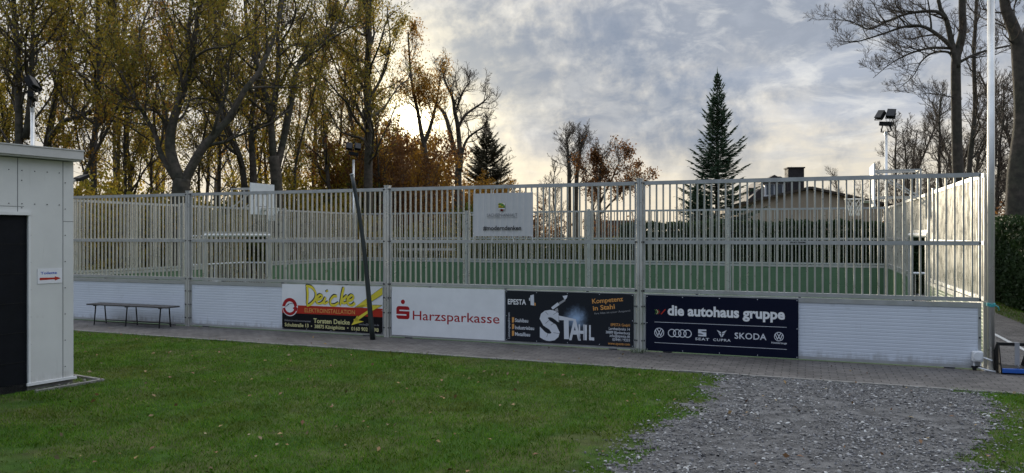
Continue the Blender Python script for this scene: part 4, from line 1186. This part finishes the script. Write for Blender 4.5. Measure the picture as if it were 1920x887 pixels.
traced_tree('deciduous_tree', 86, 36, [
    ([(84, 560), (82, 400), (86, 281), (118, 230), (160, 214), (216, 183), (272, 150), (330, 128)], .20, .05, (16, .4)),
    ([(84, 300), (110, 130), (140, 40), (158, -60)], .16, .05, (14, .2))],
    'leaning tree sending a long branch low to the right above the shed roof', L_YEL, 17, group=GT, per=4.4)
traced_tree('deciduous_tree', 224, 40, [
    ([(223, 560), (223, 400), (222, 300), (225, 169), (226, 100), (238, 20), (242, -120)], .12, .05, (22, .3))],
    'slim straight tree between the shed and the forked tree', L_OLIVE, 18, group=GT, per=4.4)
traced_tree('deciduous_tree', 411, 42, [
    ([(410, 560), (410, 400), (411, 300), (408, 180), (412, 60), (410, -100)], .14, .05, (24, .3))],
    'thin straight tree just right of the forked tree', L_OLIVE, 19, group=GT, per=4.4)
traced_tree('deciduous_tree', 800, 46, [
    ([(801, 560), (801, 440), (801, 349), (797, 284), (790, 249), (783, 208), (776, 179), (770, 138), (765, 60)], .24, .05, (22, .55)),
    ([(792, 275), (806, 240), (818, 190), (824, 140)], .16, .03, (10, .3))],
    'leafy tree in front of the low sun', L_GOLD, 20, group=GT, per=5, ratio=.46, hl=5.4)
traced_tree('bare_tree', 860, 50, [
    ([(858, 545), (858, 440), (859, 340), (858, 302), (848, 267), (835, 217), (817, 193), (806, 170)], .34, .05, (10, .5)),
    ([(861, 320), (863, 296), (858, 237), (852, 208), (848, 182), (833, 149), (829, 128)], .22, .05, (14, .3)),
    ([(864, 305), (866, 290), (876, 261), (899, 243), (915, 238)], .15, .03, (9, .3)),
    ([(857, 245), (872, 215), (905, 190), (915, 178)], .12, .03, (9, .2)),
    ([(852, 215), (866, 175), (882, 150)], .09, .03, (8, .2))],
    'bare tree with wavy open stems right of the sun', None, 21, nch=(8, 8, 6), ratio=.52, hl=4.6, crown='branches')
traced_tree('bare_tree', 1067, 62, [
    ([(1067, 540), (1067, 440), (1067, 340), (1066, 300), (1064, 275), (1062, 258)], .26, .05, (26, .35))],
    'tall bare tree in the middle, left one of the bare pair', None, 22, ratio=.5, hl=5.2, up=.10, ang=(R(46), R(46), R(44)), crown='branches', group='bare pair beyond the hedge')
traced_tree('bare_tree', 1082, 63, [
    ([(1080, 540), (1079, 440), (1081, 340), (1085, 300), (1090, 275), (1092, 256)], .28, .05, (28, .35))],
    'tall bare tree in the middle, right one of the bare pair', None, 23, ratio=.5, hl=5.4, up=.10, ang=(R(46), R(46), R(44)), crown='branches', group='bare pair beyond the hedge')
traced_tree('deciduous_tree', 1126, 58, [
    ([(1124, 540), (1123, 440), (1124, 350), (1126, 315), (1130, 288)], .22, .05, (20, .35)),
    ([(1125, 380), (1150, 330), (1162, 300)], .10, .03, (10, .3)), ([(1128, 400), (1165, 360), (1185, 345)], .09, .03, (10, .3))],
    'tree with rusty brown leaves beside the bare pair', L_BROWN, 24, per=4.5, ratio=.52, hl=5.4, size=.085, spread=.2)

# right hand bare trees
traced_tree('bare_tree', 1795, 36, [
    ([(1797, 590), (1797, 440), (1796, 330), (1794, 260), (1792, 123), (1797, 93), (1805, 56), (1804, 0), (1808, -160)], .30, .14, (8, .55)),
    ([(1793, 128), (1785, 85), (1776, 37), (1761, 0), (1750, -120)], .17, .06, (8, .4)),
    ([(1786, 92), (1768, 71), (1738, 48), (1705, 46), (1660, 60), (1616, 71), (1586, 67)], .12, .012, (16, .2)),
    ([(1774, 35), (1757, 20), (1709, 22), (1664, 39), (1640, 48), (1608, 30), (1570, 22)], .10, .010, (16, .2)),
    ([(1790, 112), (1779, 97), (1750, 99), (1727, 115), (1709, 145), (1675, 173)], .075, .010, (12, .25)),
    ([(1785, 90), (1746, 89), (1709, 99), (1679, 115), (1649, 141)], .08, .010, (13, .25)),
    ([(1796, 120), (1802, 115), (1835, 99), (1898, 84), (1940, 76)], .09, .03, (10, .3)),
    ([(1794, 185), (1760, 178), (1725, 175)], .035, .008, (6, .2))],
    'large bare tree on the right with long branches sweeping left over the court', None, 31, nch=(6, 8, 7), ratio=.5, hl=5.2, up=.07, bark=BARKG, crown='branches')
traced_tree('bare_tree', 1830, 38, [
    ([(1818, 590), (1818, 440), (1817, 320), (1828, 208), (1826, 112), (1831, 0), (1834, -150)], .17, .06, (20, .3))],
    'slim bare tree between the two large trunks on the right', None, 32, ratio=.5, hl=5.6, bark=BARKG, crown='branches')
traced_tree('bare_tree', 1907, 27.5, [
    ([(1903, 600), (1904, 440), (1906, 330), (1917, 223), (1911, 112), (1906, 71), (1891, 30), (1883, 0), (1870, -140)], .40, .14, (12, .5)),
    ([(1910, 100), (1925, 60), (1940, 0), (1950, -100)], .16, .06, (8, .3))],
    'thick bare trunk at the right edge behind the hedge', None, 33, ratio=.5, hl=5.6, bark=BARKG, crown='branches')

# --- generic fillers: a few prototypes, copied
def proto(seed, H, r, kids, leafmat, per, size, spread, maxl=3, ratio=.42, up=.15, start=.22, wig=.10, keep=1., nch=(0, 8, 6, 5), ang=(R(50), R(46), R(42)), lim=None):
    T = Tree(seed, .010); n = 14; pts = [Vector((0, 0, -.1))]; d = Vector((0, 0, 1))
    for i in range(n):
        d = (d + Vector((T.r.gauss(0, 1), T.r.gauss(0, 1), .4))*wig).normalized(); pts.append(pts[-1] + d*H/n)
    rad = T.limb(pts, r, r*.25, 0)
    T.children(pts, rad, lim or H*.5, 0, maxl, up, .2, nch, ang, ratio, None, start, dens=kids)
    return T.meshes(leafmat, per, size, spread, seed)
PA_ = [proto(101, 16, .15, 24, L_OLIVE, 2.9, .057, .22, start=.3), proto(102, 17, .13, 24, L_YEL, 3.0, .057, .22, start=.12), proto(103, 15, .16, 22, L_OLIVE, 3.2, .057, .22, start=.3), proto(104, 16, .12, 22, L_GOLD, 2.4, .057, .22, start=.3)]
PB_ = [proto(111, 12, .19, 30, None, 0, 0, 0, up=.16, ratio=.5, nch=(0, 9, 7, 5)), proto(112, 11, .15, 28, None, 0, 0, 0, up=.10, ratio=.5, nch=(0, 9, 7, 5)), proto(113, 13, .2, 30, None, 0, 0, 0, up=.13, ratio=.5, nch=(0, 9, 7, 5))]
rng = random.Random(9)
fill = [
 (-60, 31, 2, 1.0), (8, 38, 1, 1.0), (105, 44, 0, 1.05), (140, 30, 3, .85), (262, 36, 1, 1.0), (290, 48, 0, 1.1), (322, 55, 2, 1.15), (374, 47, 1, 1.05),
 (430, 54, 3, 1.1), (492, 50, 0, 1.1), (548, 44, 3, 1.0), (580, 56, 2, 1.1), (610, 41, 0, .98), (648, 50, 3, 1.05), (732, 45, 3, .92), (660, 60, 2, 1.15), (20, 52, 0, 1.15), (200, 58, 2, 1.2), (-120, 40, 0, 1.1), (-30, 60, 1, 1.2), (400, 66, 0, 1.2), (530, 66, 1, 1.2)]
where = ['outside the left edge of the wood', 'left of the floodlight mast behind the shed', 'well behind the shed roof', 'right at the end of the shed roof', 'between the slim tree and the forked tree', 'behind the left stem of the forked tree',
 'far behind the forked trunk', 'behind the right stem of the forked tree', 'far behind the pair of close trunks', 'behind the basketball board', 'right of the thick dividing tree', 'in the gap between the dividing tree and the far mast',
 'left of the far left floodlight', 'directly behind the far left floodlight', 'between the straight trunked tree and the sun', 'deep behind the straight trunked tree', 'deep in the wood at the left edge', 'deep behind the upright yellowish tree', 'beyond the left picture edge', 'deep in the wood beyond the shed', 'deep in the wood behind the thin straight tree', 'deep in the wood behind the dividing tree']
kinds = ['olive leaved tree', 'yellow leaved tree', 'bushy olive tree', 'golden brown leaved tree']
for (px, Z, k, s), wtxt in zip(fill, where):
    b0 = P(px, 441, Z); b0.z = 0
    tree_object('deciduous_tree', *PA_[k], b0, rng.uniform(0, 6.28), (s, s*rng.uniform(.92, 1.08)), f'{kinds[k]} {wtxt}', 'tree', GT)
bare = [(1018, 66, 1, .62, 'small bare tree left of the bare pair'), (1040, 72, 0, .72, 'bare tree low behind the bare pair'), (930, 66, 1, .85, 'thin bare tree rising behind the dark conifer'), (1105, 70, 2, .62, 'thin bare tree behind the rusty brown tree'),
 (1455, 75, 1, .60, 'low bare tree left of the house roof'), (1480, 80, 0, .72, 'bare tree top showing behind the chimneys'), (1575, 78, 2, .68, 'bare tree right behind the house roof'), (1610, 70, 1, .64, 'wide bare tree behind the right hoop'),
 (1645, 84, 0, .80, 'bare tree behind the right floodlight mast'), (1700, 52, 1, .86, 'bare tree nearest right of the floodlight mast'), (1732, 58, 2, .90, 'bare tree in the thicket left of the large bare tree'), (1762, 48, 0, .92, 'bare tree just left of the large bare trunk'),
 (1850, 44, 1, 1.0, 'bare tree behind the corner pole'), (1680, 62, 0, .95, 'bare tree just behind the right floodlight mast'), (1720, 70, 1, 1.1, 'bare tree deep in the right thicket, left part'), (1775, 66, 2, 1.1, 'bare tree deep in the right thicket behind the large bare trunk'), (1860, 62, 0, 1.15, 'bare tree deep in the right thicket beyond the corner pole'), (1900, 56, 1, 1.2, 'bare tree deep in the right thicket at the edge'), (1838, 50, 2, .9, 'bare tree left of the corner pole'), (1876, 50, 2, 1.05, 'bare tree between the corner pole and the edge trunk'), (1935, 42, 0, 1.0, 'bare tree behind the trunk at the right edge'), (1815, 60, 2, 1.0, 'bare tree far behind the slim bare trunk'), (1280, 74, 1, .52, 'small bare tree left of the tall spruce'), (1990, 36, 1, 1.05, 'bare tree beyond the right picture edge')]
for px, Z, k, s, lb in bare:
    b0 = P(px, 441, Z); b0.z = 0
    tree_object('bare_tree', *PB_[k], b0, rng.uniform(0, 6.28), s, lb, 'tree', 'bare background trees', 'branches')

slim = [proto(121, 15, .085, 20, L_OLIVE, 3.2, .055, .2, start=.2, lim=4.2, up=.25, wig=.07), proto(122, 14, .07, 18, L_YEL, 3.4, .055, .2, start=.12, lim=3.8, up=.22, wig=.09), proto(123, 16, .09, 20, L_GOLD, 2.6, .055, .2, start=.25, lim=4.4, up=.25, wig=.07)]
kn3 = ['olive', 'yellow leaved', 'golden']
for px, Z, k, s, tx_ in [(98, 33, 0, 1., 'right of the thick dark tree at the left'), (122, 40, 2, 1., 'just left of the shed roof end'), (200, 36, 1, 1., 'right of the upright yellowish tree'), (246, 33, 0, .95, 'left of the slim straight tree pair'), (282, 38, 2, 1., 'left of the forked tree, close to it'), (310, 43, 1, 1.05, 'behind the left foot of the forked tree'),
    (388, 37, 0, 1., 'between the forked tree and the thin straight tree'), (436, 40, 1, 1., 'left of the pair of close trunks'), (498, 42, 2, 1.05, 'behind the top of the basketball board'), (562, 37, 0, 1., 'right of the thick dividing tree, close to it'), (585, 45, 2, 1.05, 'well left of the far left mast'), (628, 40, 1, 1., 'just left of the far left mast'), (668, 46, 0, 1.1, 'just left of the straight trunked tree'), (712, 41, 2, .9, 'just right of the straight trunked tree'), (15, 34, 1, 1., 'at the left edge of the picture')]:
    b0 = P(px, 441, Z); b0.z = 0
    tree_object('deciduous_tree', *slim[k], b0, rng.uniform(0, 6.28), s, f'slender {kn3[k]} young tree {tx_}', 'tree', GT)

# --- conifers
def conifer(seed, H, rb, step, needle, dens, droop, sw, irregular=.2, top=.6):
    rng = random.Random(seed); T = MB(); T.tube([(0, 0, -.1), (0, 0, H*.5), (0, 0, H)], [H*.016, H*.009, .012], 8)
    V = []; cen = []
    z = .35
    while z < H-.08:
        t = z/H; Rr = rb*(1-t)**.80*(1+irregular*rng.uniform(-1, 1)) + .05
        nb = rng.randint(6, 9) if t < .85 else rng.randint(4, 6)
        for j in range(nb):
            a = 2*math.pi*(j+rng.random()*.7)/nb; L = Rr*rng.uniform(.58, 1.16)
            elev = -droop + (t**1.2)*1.25 + rng.uniform(-.08, .08)
            d = Vector((math.cos(a)*math.cos(elev), math.sin(a)*math.cos(elev), math.sin(elev)))
            side = Vector((-math.sin(a), math.cos(a), 0))
            pts = []; n = 6
            for i in range(n+1):
                u = i/n; pts.append(Vector((0, 0, z)) + d*(L*u) + Vector((0, 0, (-.16*u+.26*u*u)*L*.5)))
            T.tube(pts, [max(.004, .010+.004*L-.010*i/n) for i in range(n+1)], 4, cap=False)
            def spray(a_, b_, wd):
                dv = (b_-a_); l = dv.length
                if l < .02: return
                dv /= l; o = dv.orthogonal().normalized(); q = dv.cross(o)
                for w_ in (o, q):
                    w2 = w_*wd; m = a_ + dv*l*.45
                    V.extend([a_, m+w2, b_, m-w2])
                # needles standing out along the shoot
                k = int(l/.05)
                for ii in range(k):
                    p_ = a_ + dv*l*((ii+rng.random())/k); nd = rdir(rng, dv, R(48)); e_ = p_ + nd*rng.uniform(.05, .10)
                    s_ = nd.orthogonal().normalized()*.013
                    V.extend([p_-s_, p_+s_, e_+s_*.4, e_-s_*.4])
            ns = max(2, int(L*dens))
            for i in range(ns):
                u = .12 + .88*(i+rng.random()*.6)/ns; f = min(u, .999)*n; ii = int(f); p_ = pts[ii].lerp(pts[ii+1], f-ii)
                sl_ = (.10 + .42*L*(1-u))*rng.uniform(.6, 1.15); sl_ = min(sl_, .62)
                for sg in (-1, 1):
                    if rng.random() < .10: continue
                    dd = (d*.75 + side*sg*.75 + Vector((0, 0, rng.uniform(-.30, .10)-sw))).normalized()
                    spray(p_, p_ + dd*sl_, .032)
            spray(pts[-3], pts[-1] + d*.10, .035)
        z += step*rng.uniform(.75, 1.25)*(1.1-.35*t)
    spray_top = [Vector((0, 0, H-.25)), Vector((.03, 0, H)), Vector((0, 0, H+.35)), Vector((-.03, 0, H))]
    V.extend(spray_top)
    tm = T.mesh('trunk', [BARK], True); cmn = np_mesh('crown', np.array([tuple(v) for v in V], dtype=np.float32), 4, [needle])
    return tm, cmn
b0 = P(1345, 441, 36); b0.z = 0
tree_object('spruce_tree', *conifer(41, 9.75, 2.35, .24, NEEDLE, 9, .12, .14, .22), b0, .4, 1, 'tall narrow dark green spruce left of the house', 'spruce')
b0 = P(1308, 441, 35); b0.z = 0
tree_object('spruce_tree', *conifer(42, 4.6, 1.3, .2, NEEDLE, 13, .15, .10, .35), b0, 1.2, 1, 'small young spruce at the left foot of the tall spruce', 'spruce')
b0 = P(912, 441, 58); b0.z = 0
tree_object('conifer_tree', *conifer(43, 10.8, 4.0, .27, NEEDLED, 12, .28, .25, .3), b0, .2, 1, 'broad dark brownish conifer right of the bare wavy tree', 'conifer')

# --- shrubs and undergrowth
def shrub(seed, H, Wd, nst, leafmat, per, size, spread, maxl=2):
    T = Tree(seed); r_ = T.r
    for i in range(nst):
        a = r_.uniform(0, 6.28); rr2 = r_.random()**.5*Wd*.28
        p = Vector((rr2*math.cos(a), rr2*math.sin(a), -.05)); lean = Vector((math.cos(a)*.35*r_.random(), math.sin(a)*.35*r_.random(), 1)).normalized()
        L = H*r_.uniform(.65, 1.05); n = 7; pts = [p]; d = lean
        for k in range(n):
            d = (d + Vector((r_.gauss(0, .12), r_.gauss(0, .12), .02))).normalized(); pts.append(pts[-1] + d*L/n)
        rad = T.limb(pts, .03, .008, 1)
        T.children(pts, rad, L*.8, 1, maxl+1, .05, .2, (0, 8, 6, 5), (R(50), R(52), R(46)), .42, None, .12, dens=9)
    return T.meshes(leafmat, per, size, spread, seed, clump=False)
SH = {'B': shrub(208, 8.2, 6.0, 30, L_BROWN, 10, .085, .18), 'T': shrub(206, 6.2, 5.0, 18, L_YEL, 4, .085, .16), 'M': shrub(207, 8.0, 6.0, 30, L_GOLD, 11, .085, .18), 'y': shrub(201, 3.2, 3.2, 12, L_YEL, 4, .075, .14), 'g': shrub(202, 3.0, 3.4, 12, L_GREEN, 6, .075, .14), 'o': shrub(203, 3.0, 3.2, 12, L_OLIVE, 6, .08, .14), 'b': shrub(204, 2.8, 3.2, 14, L_BROWN, 2, .07, .14), 'G': shrub(205, 4.4, 5.0, 26, L_GOLD, 9, .085, .16)}
KN = {'B': 'orange brown', 'T': 'yellow leaved', 'M': 'dense golden', 'y': 'yellow leaved', 'g': 'green leaved', 'o': 'olive', 'b': 'nearly bare brown', 'G': 'dense golden'}
GS = 'bushes of the undergrowth beyond the court'
bushes = [(150, 28, 'y', 1.25, 'beside the end of the shed'), (205, 31, 'o', 1.2, 'below the upright yellowish tree'), (262, 30, 'y', 1.1, 'left of the forked tree foot'), (300, 35, 'b', 1.3, 'just behind the forked tree foot'), (372, 33, 'y', 1.15, 'right of the forked tree foot'),
 (425, 37, 'o', 1.3, 'below the thin straight tree'), (490, 40, 'b', 1.3, 'between the two thick trees'), (545, 38, 'y', 1.35, 'right of the thick dividing tree'), (590, 40, 'y', 1.5, 'left of the far left mast'), (640, 41, 'g', 1.45, 'behind the far left mast'), (700, 42, 'y', 1.45, 'at the foot of the straight trunked tree'),
 (738, 46, 'M', 1.0, 'rounded and glowing just below the sun'), (700, 50, 'M', .95, 'left of the glowing round bush'), (722, 43, 'B', .98, 'with dense rusty leaves right of the straight trunked tree'), (755, 58, 'B', 1.15, 'farther back under the sun'), (770, 54, 'M', .85, 'right of the glowing round bush behind the sunlit tree'), (905, 53, 'M', .72, 'in front of the dark conifer at its left'), (950, 57, 'b', 1.9, 'tall and bare at the right side of the dark conifer'), (845, 54, 'T', .8, 'tall below the bare wavy tree'), (560, 43, 'T', 1.0, 'tall beside the thick dividing tree'), (608, 46, 'T', 1.05, 'tall behind the far left mast, its left one'), (655, 44, 'T', .95, 'tall just right of the far left mast'), (480, 48, 'T', .9, 'tall behind the basketball board'), (130, 38, 'T', .9, 'tall at the end of the shed roof'), (780, 52, 'o', 1.3, 'at the foot of the sunlit tree'), (835, 50, 'g', 1.25, 'below the bare wavy tree'), (878, 48, 'g', 1.25, 'left at the foot of the dark conifer'), (900, 46, 'y', .95, 'low in front of the dark conifer'), (960, 60, 'b', 1.2, 'right of the dark conifer'), (985, 64, 'b', 1.1, 'far right of the dark conifer'),
 (60, 34, 'o', 1.3, 'behind the shed roof'), (820, 40, 'o', .9, 'low behind the middle of the far fence'), (760, 39, 'g', .85, 'low behind the far fence, left of its middle'), (690, 37, 'o', .9, 'low behind the far left corner'), (1030, 60, 'b', 1.25, 'below the small bare tree'), (1150, 60, 'b', 1.3, 'under the rusty brown tree'), (1200, 58, 'b', .95, 'right of the rusty brown tree'),
 (1700, 46, 'b', 1.25, 'right of the right floodlight mast'), (1745, 44, 'b', 1.3, 'left of the large bare trunk'), (1840, 40, 'b', 1.3, 'behind the corner pole'), (1885, 34, 'b', 1.2, 'with rusty leaves above the right hedge'), (450, 46, 'y', 1.5, 'far behind the pair of trunks'), (170, 34, 'o', 1.2, 'low by the foot of the upright yellowish tree'), (240, 36, 'g', 1.2, 'low left of the forked tree'), (320, 31, 'g', 1.0, 'low in front of the forked tree foot'), (400, 31, 'o', 1.15, 'behind the left goal'), (455, 33, 'g', 1.15, 'behind the right post of the left goal'), (520, 35, 'o', 1.25, 'low before the thick dividing tree'), (620, 37, 'o', 1.2, 'close behind the far left corner'), (665, 39, 'y', 1.2, 'just right of the far left corner'), (1660, 50, 'b', 1.4, 'behind the right floodlight mast'), (1770, 42, 'b', 1.4, 'behind the right hoop'), (1865, 44, 'b', 1.6, 'tall and bare beyond the right hedge'), (330, 46, 'o', 1.5, 'far behind the forked tree'), (240, 44, 'y', 1.5, 'far behind the slim straight tree')]
for px, Z, k, s, tx_ in bushes:
    b0 = P(px, 441, Z); b0.z = 0
    tree_object('bush', *SH[k], b0, rng.uniform(0, 6.28), (s, s*rng.uniform(.9, 1.1)), f'{KN[k]} bush {tx_}', 'bush', GS)

# --- hedges: leafy box with an uneven clipped face
def hedge(name, L, Dp, H, n, seed, loc, rz, label, leafmat=L_HEDGE, size=.045):
    root = empty(name, loc, rz, label, 'hedge')
    rg = np.random.default_rng(seed)
    def lump(a, b_): return (fbm(a*1.1, b_*1.1, seed)-.5)*.34 + (fbm(a*3.5, b_*3.5, seed+3)-.5)*.16
    cs = []
    m = int(n*.55); x = rg.uniform(0, L, m); z = rg.uniform(.02, 1, m)*H; cs.append(np.stack([x, -lump(x, z+9) - np.abs(rg.normal(0, .05, m)) + .05, z], 1))
    m = int(n*.15); x = rg.uniform(0, L, m); z = rg.uniform(.02, 1, m)*H; cs.append(np.stack([x, Dp+lump(x, z+19)+rg.normal(0, .04, m), z], 1))
    m = int(n*.25); x = rg.uniform(0, L, m); y = rg.uniform(0, 1, m)*Dp; cs.append(np.stack([x, y, H+lump(x, y+5)*.9+rg.normal(0, .05, m)], 1))
    m = int(n*.05)
    for xe in (0, L):
        y = rg.uniform(0, 1, m//2)*Dp; z = rg.uniform(0.02, 1, m//2)*H; cs.append(np.stack([xe+lump(y+xe, z)+rg.normal(0, .04, m//2), y, z], 1))
    c_ = np.concatenate(cs); lv = leaf_quads(c_, size*rg.uniform(.6, 1.4, len(c_)), rg, .3)
    link('foliage', np_mesh('foliage', lv, 4, [leafmat]), root)
    # stems, and a solid core box coloured dark as the shade inside
    b = MB(); nx_ = max(3, int(L/.5)); 
    for i in range(nx_):
        for j in range(3):
            xx = (i+.5)*L/nx_ + rg.normal(0, .08); yy = Dp*(j+.5)/3
            b.tube([(xx, yy, -.05), (xx+rg.normal(0, .1), yy+rg.normal(0, .1), H*.5), (xx+rg.normal(0, .15), yy+rg.normal(0, .1), H*.92)], [.02, .014, .006], 4, cap=False)
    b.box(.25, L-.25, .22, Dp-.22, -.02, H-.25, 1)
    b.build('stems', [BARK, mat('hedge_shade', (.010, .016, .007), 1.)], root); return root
hp = C(11.2, D+1.3); 
hedge('hedge', 11.5, 1.0, 2.45, 60000, 61, hp, -A, 'dark clipped hedge behind the right half of the far fence')
hedge('hedge', 24, 1.1, 2.35, 80000, 62, C(W+3.35, D+7), -math.pi/2-A+math.pi*0, 'dark tall hedge along the side path at the right edge') if False else None
hr = hedge('hedge', 20, 1.2, 2.45, 110000, 63, C(W+2.85, 3), math.pi/2-A, 'dark tall hedge along the side path at the right edge')
hr.scale = (1, -1, 1)
hedge('hedge', 7.5, .9, 1.75, 26000, 64, C(3.2, D+3.2), -A, 'low olive hedge behind the left half of the far fence', L_GREEN)

# ------------------------------------------------------------------ house beyond the far fence
STUCCO = mat('stucco', (.40, .32, .225), .9, var=.12, vscale=.8, bump=.3, bscale=50)
TILE = bpy.data.materials.new('roof_tile'); TILE.use_nodes = True; t_ = TILE.node_tree; G_ = NG(t_); bs_ = t_.nodes['Principled BSDF']
tcx = G_.n('ShaderNodeTexCoord').outputs['Object']; wv_ = G_.n('ShaderNodeTexWave'); G_.put(wv_.inputs[0], tcx); wv_.inputs['Scale'].default_value = 4; wv_.inputs['Distortion'].default_value = .4; wv_.bands_direction = 'Z'
G_.put(bs_.inputs['Base Color'], G_.mix(G_.noise(tcx, 3, 6), (.030, .026, .026), (.060, .045, .040))); bs_.inputs['Roughness'].default_value = .75
bp_ = G_.n('ShaderNodeBump'); bp_.inputs['Strength'].default_value = .6; G_.put(bp_.inputs['Height'], wv_.outputs[1]); G_.put(bs_.inputs['Normal'], bp_.outputs[0])
BRICKD = mat('chimney_brick', (.030, .024, .024), .85, var=.25, vscale=6)
WFRAME = mat('window_frame', (.70, .70, .68), .5); WGLASS = mat('window_glass', (.10, .11, .12), .08, 0, spec=.8)
ZH = 41.0
hb = P(1518, 441, ZH); hb.z = 0
root = empty('house', hb, R(-6), 'beige rendered house with a low gable and a tall dark chimney beyond the hedge', 'house')
hw = 3.75; ez = 3.75; az = 4.62
b = MB(); b.prism([(-hw, 0), (hw, 0), (hw, ez-.02), (0, az-.10), (-hw, ez-.02)], 0, 11)
wl = b.build('wall', STUCCO, root)
b = MB(); ov = .5
for s in (-1, 1):
    sl_ = (az-ez)/hw
    b.prism([(0, az-.06), (s*(hw+ov), ez-sl_*ov-.06), (s*(hw+ov), ez-sl_*ov+.06), (0, az+.06)][::s], -.22, 4.0)
rf = b.build('roof', TILE, root)
b = MB(); 
for s in (-1, 1): b.bar((s*.04, -.24, az-.0), (s*(hw+ov), -.24, ez-sl_*ov-.0), .04, .13)
b.build('verge_board', mat('verge_wood', (.06, .045, .03), .8), rf)
b = MB(); b.prism([(-2.7, ez+.2), (2.3, ez+.2), (1.7, ez+.5), (-.55, 5.55), (-.95, 5.55)], 4.01, 10.6); b.build('rear_roof', TILE, rf)
b = MB(); b.box(-.35, .55, 3.1, 3.9, 4.3, 5.95); b.box(-.40, .60, 3.05, 3.95, 5.95, 6.02)
b.build('chimney', BRICKD, rf)
b = MB(); b.box(-2.2, -1.85, 5, 5.4, 4.0, 4.95); b.build('chimney', BRICKD, rf)
b = MB(); b.box(-1.55, -.45, 3.7, 3.98, 4.35, 5.15); wf = b.build('window', WFRAME, root)
b = MB(); b.box(-1.45, -1.03, 3.68, 3.695, 4.45, 5.05); b.box(-.97, -.55, 3.68, 3.695, 4.45, 5.05); b.build('pane', WGLASS, wf)
b = MB(); b.prism([(-1.75, 5.12), (-.25, 5.12), (-.25, 5.2), (-1.0, 5.62), (-1.75, 5.2)], 3.6, 4.6); b.build('dormer_roof', TILE, rf)
# low brown outbuilding far off
gb = P(1160, 441, 66); gb.z = 0
root = empty('outbuilding', gb, R(-4), 'low brown outbuilding far behind the hedge in the middle', 'building')
b = MB(); b.box(-2.6, 2.4, 0, 4, 0, 2.75); b.build('wall', mat('brown_wall', (.10, .065, .048), .9, var=.15), root)
b = MB(); b.prism([(-2.8, 2.76), (2.6, 2.76), (2.2, 3.35), (-2.4, 3.35)], -.2, 4.2); rf = b.build('roof', mat('brown_roof', (.10, .055, .040), .85, var=.2), root)
b = MB(); b.box(2.0, 2.35, 1, 1.5, 3.36, 3.75); b.build('chimney', BRICKD, rf)
# garden bench and rail beyond the far fence
gbp = P(902, 441, 35); gbp.z = 0
root = empty('garden_bench', gbp, R(8), 'pale slatted garden bench beyond the far fence', 'bench')
PALEW = mat('pale_wood', (.50, .49, .46), .8, var=.1)
for i in range(3):
    b = MB(); b.box(-.8, .8, .14*i-.05, .14*i+.05, .44, .475); b.build('seat_slat', PALEW, root)
for i in range(3):
    b = MB(); b.box(-.8, .8, .40, .43, .55+.14*i, .64+.14*i); b.build('back_slat', PALEW, root)
for x in (-.65, .65):
    b = MB(); b.box(x-.035, x+.035, -.03, .05, 0, .438); b.build('leg', PALEW, root)
    b = MB(); b.box(x-.035, x+.035, .432, .49, 0, .98); b.build('leg', PALEW, root)
rb_ = P(795, 441, 38); rb_.z = 0
root = empty('rail_fence', rb_, R(-4), 'low pale wooden rail fence beyond the far fence, left of the garden bench', 'fence')
for x in (-1.7, 0, 1.7):
    b = MB(); b.box(x-.05, x+.05, -.05, .05, -.05, 1.35); b.build('post', mat('rail_wood', (.20, .18, .15), .85, var=.2), root)
for z in (.75, 1.35):
    b = MB(); b.box(-1.9, 1.9, -.12, -.052, z-.06, z+.05); b.build('rail', PALEW, root)
# grassy tufts at the foot of the near fence post
def tmask(x, y, rg):
    q0 = C(15.32, -.12); return ((x-q0.x)**2 + (y-q0.y)**2) < .12**2
WEED = mat('pale_weed', (.3, .33, .25), .7, transl=.3, island=[(.16, .20, .10), (.30, .34, .25), (.45, .47, .40)])
q0 = C(15.32, -.15)
tag(blades(1200, (q0.x-.25, q0.x+.25), (q0.y-.2, q0.y+.2), lambda x, y, rg: ((x-q0.x)**2+(y-q0.y)**2) < (.16*rg.uniform(.3, 1, len(x)))**2, .03, .10, .012, 71, WEED, 'weed_tuft'), 'pale weed tuft at the foot of the third fence post', 'weed')
